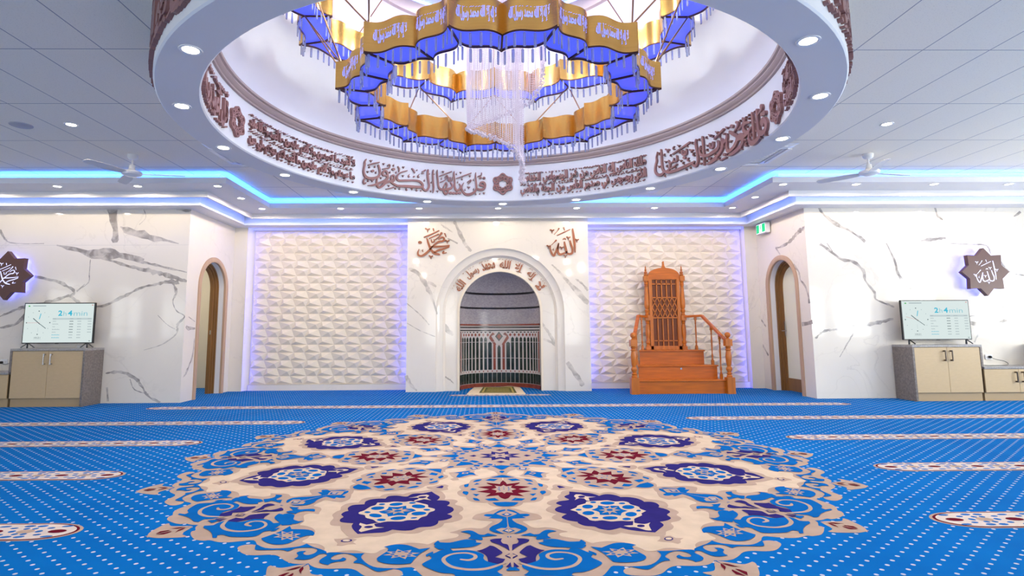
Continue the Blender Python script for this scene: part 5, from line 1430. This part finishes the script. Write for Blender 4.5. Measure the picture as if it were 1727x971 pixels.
# ------------------------------------------------------------------ star signs
def star_sign(x, z, key, label):
    e = empty('star_sign', (x, YF - .10, z), label, 'sign', 'eight-pointed star signs')
    R1, R2 = .405, .300
    pts = [((R1 if i % 2 == 0 else R2) * sin(pi * i / 8), (R1 if i % 2 == 0 else R2) * cos(pi * i / 8)) for i in range(16)]
    b = MB(); b.prism(pts, lambda p: (p[0], -.035, p[1]), lambda p: (p[0], .045, p[1])); b.build('star_board', M['star'], e)
    b = MB(); q = [(p[0] * .93, p[1] * .93) for p in pts]; b.prism(q, lambda p: (p[0], .046, p[1]), lambda p: (p[0], .06, p[1])); b.build('backlight', M['led_star'], e)
    S_ = strokes(TXT[key]); xs = [p[0] for s in S_ for p in s]; zs_ = [p[1] for s in S_ for p in s]
    cx_, cz_ = (min(xs) + max(xs)) / 2, (min(zs_) + max(zs_)) / 2; k = .44 / max(max(zs_) - min(zs_), (max(xs) - min(xs)) * 1.05)
    b = MB()
    for s in S_: ribbon(b, [((p[0] - cx_) * k, (p[1] - cz_) * k, p[2] * k * .5) for p in s], lambda u, v, d: (u, -.0355 - d, v), .003, 0, 5)
    b.build('lit_lettering', M['star_letter'], e)
star_sign(8.476, 2.09, 'ALLAH', 'dark brown eight-pointed star sign backlit blue on the right marble wall')
star_sign(-7.872, 2.09, 'MUH', 'dark brown eight-pointed star sign backlit blue cut by the left picture edge')

# ------------------------------------------------------------------ exit sign
e = empty('exit_sign', (5.475, 10.95, 3.222), 'white box exit sign with a green running-figure pictogram under the right cornice', 'sign')
b = MB(); b.box(-.045, .045, -.19, .19, -.22, -.02); b.box(-.012, .012, -.05, .05, -.02, .004); b.build('housing', M['white_plastic'], e, bevel=.006)
for s in (-1,):
    X = -.0465
    b = MB(); b.face([(X, .178, -.208), (X, .178, -.032), (X, -.178, -.032), (X, -.178, -.208)]); b.build('white_face', M['exit_white'], e)
    b = MB(); X -= .001
    for y0, y1 in ((.172, .062), (-.05, -.172)): b.face([(X, y0, -.20), (X, y0, -.038), (X, y1, -.038), (X, y1, -.20)])
    ff = lambda u, v, d: (X, -u, v)
    ribbon(b, [(-.005, -.058, .011), (.005, -.058, .011)], ff, 0, 0, 2, True)
    ribbon(b, [(-.005, -.075, .010), (-.012, -.115, .012)], ff, 0, 0, 2, True); ribbon(b, [(-.012, -.115, .009), (.018, -.135, .007), (.012, -.170, .006)], ff, 0, 0, 4, True)
    ribbon(b, [(-.012, -.115, .009), (-.025, -.145, .007), (-.045, -.150, .006)], ff, 0, 0, 4, True); ribbon(b, [(-.008, -.080, .006), (.022, -.098, .005), (.032, -.085, .005)], ff, 0, 0, 4, True); ribbon(b, [(-.008, -.080, .006), (-.032, -.100, .005)], ff, 0, 0, 3, True)
    b.build('pictogram', M['exit_green'], e)

# ------------------------------------------------------------------ minbar (stepped timber pulpit)
CX = 3.605
mn = empty('minbar', (CX, 10.9, 0), 'orange timber stepped pulpit with a tall latticed back standing before the right tile panel', 'pulpit')
def T(p): return (p[0], p[1] - 10.9, p[2])
def mbuild(mb, name, m, parent=mn, smooth=False, bevel=0):
    mb.v = [T(p) for p in mb.v]; return mb.build(name, m, parent, smooth=smooth, bevel=bevel)
steps = [(0.0, .245, 10.48, .835, 3.612), (.245, .495, 10.74, .755, 3.615), (.495, .765, 11.0, .635, 3.598)]
for i, (z0, z1, y0, hw, cx_) in enumerate(steps):
    tp = lambda e: [(cx_ - CX - hw + e, y0 if e else y0 - .025), (cx_ - CX + hw - e, y0 if e else y0 - .025), (cx_ - CX + hw - e - .31 * (11.47 - y0), 11.47), (cx_ - CX - hw + e + .33 * (11.47 - y0), 11.47)]
    b = MB(); b.prism(tp(.02), lambda p: (p[0], p[1], z0), lambda p: (p[0], p[1], z1 - .028))
    st = mbuild(b, 'step', M['minbar'])
    b = MB(); b.prism(tp(0), lambda p: (p[0], p[1], z1 - .028), lambda p: (p[0], p[1], z1)); mbuild(b, 'tread', M['minbar'], st, bevel=.008)
b = MB(); b.lathe([(.018, 0), (.018, .002)], (0, 0, 0), 14); b.v = [(p[0] + .05 + .02, 10.737 - p[2] * 2, p[1] + .43) for p in b.v]; mbuild(b, 'lock', M['steel'])
def newel(x, y, base_h, prof_h, name='newel_post'):
    b = MB(); b.box(x - .07, x + .07, y - .07, y + .07, 0, base_h)
    b.lathe([(r, base_h + z * 1.19) for r, z in ((.05, 0), (.052, .02), (.036, .04), (.052, .06), (.03, .075), (.056, .12), (.052, .14), (.032, .165), (.045, .20), (.054, .32), (.040, .40), (.052, .415), (.036, .435), (.052, .455), (.040, .47))], (x, y, 0), 18)
    zt = base_h + .56
    b.box(x - .06, x + .06, y - .06, y + .06, zt, zt + .12)
    b.lathe([(.05, zt + .12), (.03, zt + .135), (.022, zt + .15), (.045, zt + .17), (.052, zt + .20), (.045, zt + .23), (.02, zt + .25), (.001, zt + .252)], (x, y, 0), 18)
    return mbuild(b, name, M['minbar_v'], smooth=True), zt
nl, zt = newel(2.728 - CX, 10.47, .29, 0)
nr_, zt = newel(4.459 - CX, 10.47, .29, 0)
# tall back posts with finials
def back_post(x):
    y = 11.32; z = .765; b = MB()
    b.box(x - .045, x + .045, y - .045, y + .045, z, z + .06)
    b.lathe([(.036, z + .06), (.040, z + .08), (.030, z + .10), (.042, z + .12), (.044, z + .15), (.030, z + .18), (.038, z + .24), (.048, z + .33), (.038, z + .47), (.030, z + .50), (.042, z + .515), (.032, z + .53), (.042, z + .55), (.034, z + .57)], (x, y, 0), 18)
    b.box(x - .048, x + .048, y - .048, y + .048, z + .57, z + .67)
    b.lathe([(.034, z + .67), (.040, z + .69), (.030, z + .71), (.040, z + .74), (.044, z + .77), (.028, z + .79), (.045, z + .83), (.048, z + .90), (.036, z + 1.18), (.030, z + 1.24), (.042, z + 1.26), (.032, z + 1.275), (.042, z + 1.295), (.032, z + 1.31), (.042, z + 1.33), (.036, z + 1.35)], (x, y, 0), 18)
    b.box(x - .047, x + .047, y - .047, y + .047, z + 1.35, z + 1.45)
    b.lathe([(.034, z + 1.45), (.042, z + 1.475), (.030, z + 1.49), (.036, z + 1.52), (.016, z + 1.55), (.022, z + 1.575), (.010, z + 1.595), (.014, z + 1.61), (.001, z + 1.67)], (x, y, 0), 18)
    return mbuild(b, 'back_post', M['minbar_v'], smooth=True)
bx0, bx1 = 3.246 - CX, 3.962 - CX
back_post(bx0); back_post(bx1)
# latticed back
pb = 11.33; xl, xr = bx0 + .05, bx1 - .05; zb, zt2 = .765, 2.16
b = MB(); b.box(xl, xl + .06, pb - .025, pb + .025, zb, zt2); b.box(xr - .06, xr, pb - .025, pb + .025, zb, zt2); b.box(xl, xr, pb - .025, pb + .025, zb, zb + .07)
back = mbuild(b, 'back_frame', M['minbar_v'], bevel=.004)
b = MB(); b.box(xl + .05, xr - .05, pb + .012, pb + .022, zb + .06, zt2); mbuild(b, 'back_panel', M['cane'], back)
b = MB(); ix0, ix1 = xl + .06, xr - .06; zz = [zb + .07, zb + .17, zb + .66, zb + 1.08, zb + 1.29, zt2]
wv = (ix1 - ix0) / 5
for k in range(0, 6):
    x = ix0 + k * wv
    for a, c_ in ((zb + .07, zb + .62), (zb + 1.02, zt2)): b.bar((x, pb, a), (x, pb, c_), .02, .022, upv=(0, 1, 0))
for z in (zb + .17, zb + .62, zb + 1.02, zb + 1.29, zt2 - .015): b.bar((ix0, pb, z), (ix1, pb, z), .02, .022, upv=(0, 1, 0))
z0_, z1_ = zb + .62, zb + 1.02; run = wv * 1.5
def dia(x0, x1_, sgn):
    a = Vector((x0, pb, z0_)); c_ = Vector((x1_, pb, z1_))
    t0, t1 = 0, 1
    for lim, up_ in ((ix0, 0), (ix1, 1)):
        d = c_.x - a.x
        t = (lim - a.x) / d
        if (a.x < lim and not up_) or (a.x > lim and up_): t0 = max(t0, t)
        if (c_.x < lim and not up_) or (c_.x > lim and up_): t1 = min(t1, t)
    if t1 - t0 > .05: b.bar(a.lerp(c_, t0), a.lerp(c_, t1), .016, .02, upv=(0, 1, 0))
for k in range(-2, 6):
    dia(ix0 + k * wv, ix0 + k * wv + run * 1.33, 1); dia(ix0 + k * wv + run * 1.33, ix0 + k * wv, -1)
mbuild(b, 'lattice', M['minbar_v'], back)
b = MB(); hwc = (bx1 - bx0) / 2 - .045; cxm = (bx0 + bx1) / 2
arc = [(-hwc, zt2), (hwc, zt2), (hwc, zt2 + .05)] + [(hwc * cos(t), zt2 + .05 + .17 * sin(t) ** .9) for t in [pi * k / 20 for k in range(1, 10)]] + [(.035, zt2 + .225), (.018, zt2 + .27), (.013, zt2 + .32), (.017, zt2 + .335), (0, zt2 + .352), (-.017, zt2 + .335), (-.013, zt2 + .32), (-.018, zt2 + .27), (-.035, zt2 + .225)] + [(hwc * cos(t), zt2 + .05 + .17 * sin(t) ** .9) for t in [pi * k / 20 for k in range(11, 20)]] + [(-hwc, zt2 + .05)]
b.prism(arc, lambda p: (p[0] + cxm, pb - .022, p[1]), lambda p: (p[0] + cxm, pb + .022, p[1])); b.box(xl, xr, pb - .030, pb + .028, zt2 - .01, zt2 + .035)
mbuild(b, 'crest', M['minbar'], back)
# handrails and balusters
def baluster(x, y, z0, z1):
    h = z1 - z0; b = MB(); b.box(x - .022, x + .022, y - .022, y + .022, z0, z0 + .12 * h)
    b.lathe([(.016, .12), (.020, .14), (.012, .17), (.021, .22), (.018, .26), (.010, .30), (.014, .45), (.017, .62), (.011, .78), (.018, .81), (.012, .84), (.018, .87), (.013, .90)], (0, 0, 0), 12)
    n_ = 8
    b.v = b.v[:n_] + [(x + p[0], y + p[1], z0 + p[2] * h) for p in b.v[n_:]]
    b.box(x - .02, x + .02, y - .02, y + .02, z0 + .9 * h, z1); mbuild(b, 'baluster', M['minbar_v'], smooth=True)
def rail(pts):
    b = MB()
    for p, q in zip(pts, pts[1:]): b.bar(p, q, .062, .045)
    mbuild(b, 'handrail', M['minbar'], bevel=.006)
R0, R1_, R2_ = (4.459 - CX, 10.47, .915), (4.215 - CX, 11.02, 1.415), (bx1, 11.32, 1.405)
L0, L1_, L2_ = (2.728 - CX, 10.47, .915), (2.985 - CX, 11.02, 1.415), (bx0, 11.32, 1.405)
rail([R0, R1_, R2_]); rail([L0, L1_, L2_])
for A_, B_, D_2 in ((R0, R1_, R2_), (L0, L1_, L2_)):
    for t, zf in ((.30, .245), (.62, .495)):
        x, y, z = [a + (c_ - a) * t for a, c_ in zip(A_, B_)]; baluster(x, y + .02, zf, z - .02)
    x, y = B_[0] + (D_2[0] - B_[0]) * .35, B_[1] + (D_2[1] - B_[1]) * .35; baluster(x, y, .765, B_[2] - .02)

# ------------------------------------------------------------------ prayer mat in the niche
pm = empty('prayer_mat', (.25, 11.2, 0), 'cream prayer mat with a green and gold patterned field lying in the niche', 'prayer mat')
b = MB(); nx, ny = 16, 14; rgm = random.Random(8)
def mat_z(s, t): return .012 + .006 * sin(5 * s + 3 * t) * sin(4 * t) + (.05 * max(0, s - .55) * max(0, t - .82) * 12 if s < .8 else .05 * max(0, 1 - s) * max(0, t - .82) * 12)
def mat_p(s, t, dz=0):
    x0 = -.30 + (.11) * t; x1 = .765 - .03 * t
    return (x0 + (x1 - x0) * s - .25, 10.53 + 1.26 * t - 11.2, mat_z(s, t) + .004 + dz)
b.grid([[mat_p(i / nx, j / ny) for i in range(nx + 1)] for j in range(ny + 1)])
edge = [mat_p(i / nx, 0) for i in range(nx + 1)] + [mat_p(1, j / ny) for j in range(1, ny + 1)] + [mat_p(i / nx, 1) for i in range(nx - 1, -1, -1)] + [mat_p(0, j / ny) for j in range(ny - 1, 0, -1)]
b.grid([edge, [(p[0], p[1], .002) for p in edge]], 0, close=True)
b.build('fringed_border', mat('mat_cream_wool', rgb(226, 208, 178), .95, noise=(40, .12, (1, 1, 1))), pm, smooth=True)
b = MB(); q0, q1, r0, r1 = .20, .86, .10, .96
def fld(s, t, dz): return mat_p(q0 + (q1 - q0) * s, r0 + (r1 - r0) * t, dz)
b.grid([[fld(i / 12, j / 12, .002) for i in range(13)] for j in range(13)], 0)
for lo, mi, dz in ((.06, 1, .003), (.11, 0, .0035), (.17, 2, .004)):
    b.grid([[fld(lo + (1 - 2 * lo) * i / 12, lo + (1 - 2 * lo) * j / 12, dz) for i in range(13)] for j in range(13)], mi)
for i in range(7):
    for j in range(7):
        s, t = .24 + .52 * i / 6, .22 + .56 * j / 6; r = .03
        b.face([fld(s + r * cos(k * pi / 4) * (1 if k % 2 else .5), t + r * sin(k * pi / 4) * (1 if k % 2 else .5), .005) for k in range(8)], 1 if (i + j) % 2 else 0)
b.build('patterned_field', [mat('mat_green', rgb(96, 92, 40), .9), mat('mat_gold', rgb(186, 166, 92), .9), mat('mat_olive', rgb(134, 124, 60), .9)], pm)

# ------------------------------------------------------------------ cabinets, televisions, sockets
def bar_handle(parent, x, z, y, dark=False, h=.17):
    b = MB(); m = M['dark_steel'] if dark else M['steel']
    b.box(x - .007, x + .007, y - .045, y - .031, z - h / 2, z + h / 2)
    for s in (-1, 1): b.box(x - .010, x + .010, y - .035, y, z + s * (h / 2 - .012) - .011, z + s * (h / 2 - .012) + .011)
    b.build('handle', m, parent, bevel=.002)
YC, YB = 9.17, 9.612
def cabinet(name, x0, x1, zt_, doors, label, group, side=None, side_x=None, handles=(), darkh=False, kick=.13):
    """x0..x1 front; worktop and end panels in granite; doors = x limits"""
    e = empty(name, ((x0 + x1) / 2, YC, 0), label, 'cabinet', group); ox = (x0 + x1) / 2
    Tn = lambda b: setattr(b, 'v', [(p[0] - ox, p[1] - YC, p[2]) for p in b.v])
    b = MB(); b.box(x0, x1, YC + .02, YB, kick, zt_ - .035); Tn(b); b.build('carcass', M['shadow_gap'], e)
    b = MB(); b.box(x0, x1, YC + .035, YB, 0, kick); Tn(b); b.build('kickboard', M['kick'], e)
    b = MB(); b.box(x0 - (.035 if side == 'both' or side == 'left' else 0), x1 + (.035 if side == 'both' or side == 'right' else 0), YC - .008, YB, zt_ - .035, zt_); Tn(b); b.build('worktop', M['granite_top'], e, bevel=.003)
    for s, X in (('left', x0 - .035), ('right', x1)):
        if side in (s, 'both'):
            lo = 0 if side_x is None or s not in side_x else side_x[s]
            b = MB(); b.box(X, X + .035, YC - .008, YB, lo, zt_ - .035); Tn(b); b.build('end_panel', M['granite'], e, bevel=.003)
    for i, (a, c_) in enumerate(zip(doors, doors[1:])):
        b = MB(); b.box(a + .002, c_ - .002, YC, YC + .02, kick + .004, zt_ - .04); Tn(b); d = b.build('door', M['laminate'], e, bevel=.0015)
        for hx, hz in handles:
            if a < hx < c_: bar_handle(d, hx - ox, hz, 0, darkh)
    return e
# left run (mirror of the right): tall unit, then a low bench beyond the picture edge
cabinet('cabinet', -7.385, -6.285, .90, (-7.385, -6.825, -6.285), 'tall two-door tan cabinet with a grey granite end under the left television', 'tall cabinets under the televisions', 'both', {'left': .535}, ((-6.872, .735), (-6.765, .735)))
cabinet('low_cabinet', -8.60, -7.425, .535, (-8.60, -8.0, -7.425), 'low tan cabinet at the left picture edge beside the taller one', 'low cabinets between the tall ones', None, None, ())
cabinet('cabinet', 6.895, 7.955, .885, (6.895, 7.425, 7.955), 'tall two-door tan cabinet with a grey granite end under the right television', 'tall cabinets under the televisions', 'both', {'right': .535}, ((7.37, .715), (7.48, .715)), True)
cabinet('low_cabinet', 7.995, 9.10, .535, (7.995, 8.545, 9.10), 'low tan cabinet at the right picture edge beside the taller one', 'low cabinets between the tall ones', None, None, ((8.49, .375), (8.60, .375)), True)
cabinet('cabinet', 8.70 + .45, 10.2, .885, (9.15, 9.67, 10.2), 'tall tan cabinet standing just beyond the right picture edge', 'tall cabinets under the televisions', 'left', {'left': .535}, ())

def television(xc, zc, yc, label, hands):
    e = empty('television', (xc, yc, zc), label, 'television', 'flat-screen televisions')
    w_, h_ = 1.135, .655
    b = MB(); b.box(-w_ / 2, w_ / 2, -.012, .028, -h_ / 2, h_ / 2); b.box(-.35, .35, .028, .055, -h_ / 2 + .03, h_ / 2 - .2); b.box(-.03, .03, -.016, -.012, -h_ / 2 - .006, -h_ / 2 + .004); b.build('housing', M['black'], e, bevel=.003)
    for s in (-1, 1):
        b = MB(); x = s * .475
        b.bar((x, 0, -h_ / 2 + .01), (x - .055, -.07, -h_ / 2 - .066), .022, .014); b.bar((x, 0, -h_ / 2 + .01), (x + .055, .07, -h_ / 2 - .066), .022, .014); b.bar((x, 0, -h_ / 2 + .01), (x + .05, -.07, -h_ / 2 - .066), .022, .014)
        b.build('foot', M['black'], e)
    sw, sh = w_ - .026, h_ - .030
    b = MB(); Y = -.0128
    fs = lambda u, v, d: (u, Y - d, v)
    b.face([(-sw / 2, Y, -sh / 2), (sw / 2, Y, -sh / 2), (sw / 2, Y, sh / 2), (-sw / 2, Y, sh / 2)], 0)
    U = lambda px: -sw / 2 + px * sw; V_ = lambda py: sh / 2 - py * sh      # fractions of the screen
    def tx(s, a, p, c_, q, mi, off_=.0): add_text(b, s, (U(a), V_(q), U(c_), V_(p)), lambda u, v, d: fs(u, v, .0006), 0, mi, off_, arabic=False)
    def rect(a, p, c_, q, mi, d=.0004): b.face([fs(U(a), V_(q), d), fs(U(c_), V_(q), d), fs(U(c_), V_(p), d), fs(U(a), V_(p), d)], mi)
    tx('2', .485, .175, .545, .315, 1, .03); tx('h', .560, .195, .605, .315, 2); tx('4', .625, .175, .69, .315, 1, .03); tx('min', .71, .195, .91, .315, 2)
    rect(.41, .37, .98, .415, 3)
    for a, c_ in ((.415, .46), (.66, .71), (.765, .825), (.92, .965)): rect(a, .385, c_, .398, 4)
    wds = (.05, .085, .04, .11, .055, .115, .115)
    for i, wd in enumerate(wds):
        y = .445 + i * .070
        mi = 4 if i < 5 else 1
        tx('mnur'[: 2 + i % 3] + 'ae'[: 1 + i % 2], .415, y, .415 + wd, y + .022, 4, -.004) if False else [rect(.415 + q * wd / 6, y + .004 * (q % 2), .415 + (q + .6) * wd / 6, y + .020, mi) for q in range(6)]
        for a in (.66, .775, .925):
            if i > 4 and a > .9 or (i > 5 and a < .7 and False): continue
            for q in range(4): rect(a + q * .014, y + .001, a + q * .014 + .009, y + .022, 5 if a == .66 and i < 5 else 4)
    tx('10:21', .165, .855, .25, .895, 5)
    rect(.15, .912, .265, .916, 4); rect(.11, .045, .30, .065, 4); rect(.045, .045, .07, .075, 6); rect(.965, .03, .985, .045, 7); rect(.955, .955, .975, .97, 5)
    cu, cv, rr = .205, .49, .30
    P = lambda an, r: (U(cu) + sin(radians(an)) * r * sh, V_(cv) + cos(radians(an)) * r * sh)
    for k in range(12):
        x, z = P(30 * k, rr); r_ = .0085 if k % 3 == 0 else .0055
        b.face([fs(x + r_ * 1.2 * cos(t), z + r_ * sin(t), .0005) for t in [2 * pi * j / 10 for j in range(10)]], 5 if k % 3 == 0 else 4)
    for an, r, wd, mi in ((hands[0], .17, .006, 8), (hands[1], .25, .0045, 8), (hands[2], .29, .0015, 7)):
        p, q = P(an, r), P(an + 180, .05); ribbon(b, [(q[0], q[1], wd), (p[0], p[1], wd)], lambda u, v, d: fs(u, v, .0008), 0, mi, 2, True)
    p, q = P(13, .10), P(13, .235); ribbon(b, [(p[0], p[1], .006), (q[0], q[1], .006)], lambda u, v, d: fs(u, v, .0007), 0, 1, 2, True)
    p, q = P(178, .13), P(178, .23); ribbon(b, [(p[0], p[1], .003), (q[0], q[1], .003)], lambda u, v, d: fs(u, v, .0007), 0, 3, 2, True)
    b.build('screen', SCREEN, e)
def sc(name, r, g, b_, s=1.0): return mat(name, rgb(14, 14, 16), .5, spec=.08, emit=rgb(r, g, b_), es=s * SCREEN_E)
SCREEN = [sc('screen_white', 232, 246, 244), sc('screen_cyan', 60, 196, 226), sc('screen_pale_cyan', 150, 214, 226), sc('screen_band', 204, 220, 222), sc('screen_grey', 164, 180, 186), sc('screen_dark', 70, 92, 100), sc('screen_green', 70, 190, 90), sc('screen_red', 226, 70, 70), sc('screen_hand', 84, 108, 114)]
television(-6.885, .90 + .076 + .655 / 2, 9.42, 'flat-screen television showing a clock on the left tan cabinet', (310, 126, 270))
television(7.49, .885 + .076 + .655 / 2, 9.42, 'flat-screen television showing a clock on the right tan cabinet', (310, 126, 285))
def cable_(name, pts, label, r=.0035):
    b = MB(); b.tube([tuple(p) for p in smooth_line(pts, 6)], r, 6); tag(b.build(name, M['black'], smooth=True, at=pts[0]), label, 'cable', 'black power cables')
def outlet(x, z, label, cab):
    e = empty('power_outlet', (x, YF, z), label, 'socket', 'white wall sockets')
    b = MB(); b.box(-.06, .06, -.010, 0, -.04, .04); b.build('faceplate', M['white_plastic'], e, bevel=.003)
    b = MB(); b.box(-.045, -.02, -.014, -.009, -.012, .012); b.box(.02, .045, -.014, -.009, -.012, .012); b.build('rocker_switch', M['grey_blade'], e)
outlet(8.486, .668, 'white wall socket with a black plug above the right low cabinet', None)
outlet(-7.872, .678, 'white wall socket with a black plug above the left low cabinet', None)
for x, lab, pts in ((8.49, 'black plug and cable curling on the right low cabinet', [(8.50, 9.59, .66), (8.56, 9.56, .63), (8.66, 9.52, .60), (8.68, 9.48, .56), (8.58, 9.42, .541), (8.35, 9.38, .541), (8.20, 9.40, .55), (8.09, 9.46, .60)]),
                    (-7.90, 'black plug and cable on the left low cabinet', [(-7.89, 9.59, .665), (-7.82, 9.56, .64), (-7.70, 9.54, .66), (-7.58, 9.52, .70), (-7.50, 9.50, .73)])):
    b = MB(); b.lathe([(.022, 0), (.022, .03), (.012, .045)], (0, 0, 0), 14); b.v = [(x + p[0], YF - .010 - p[2], .668 + p[1]) for p in b.v]
    b.tube(smooth_line(pts, 6), .004, 6); tag(b.build('power_cable', M['black'], smooth=True, at=pts[0]), lab, 'cable', 'black power cables')
b = MB(); b.box(-6.62, -6.50, 9.50, 9.56, .90, .945); tag(b.build('media_box', M['grey_blade'], at=(-6.56, 9.53, .90)), 'small grey box behind the left television on the cabinet top', 'box')
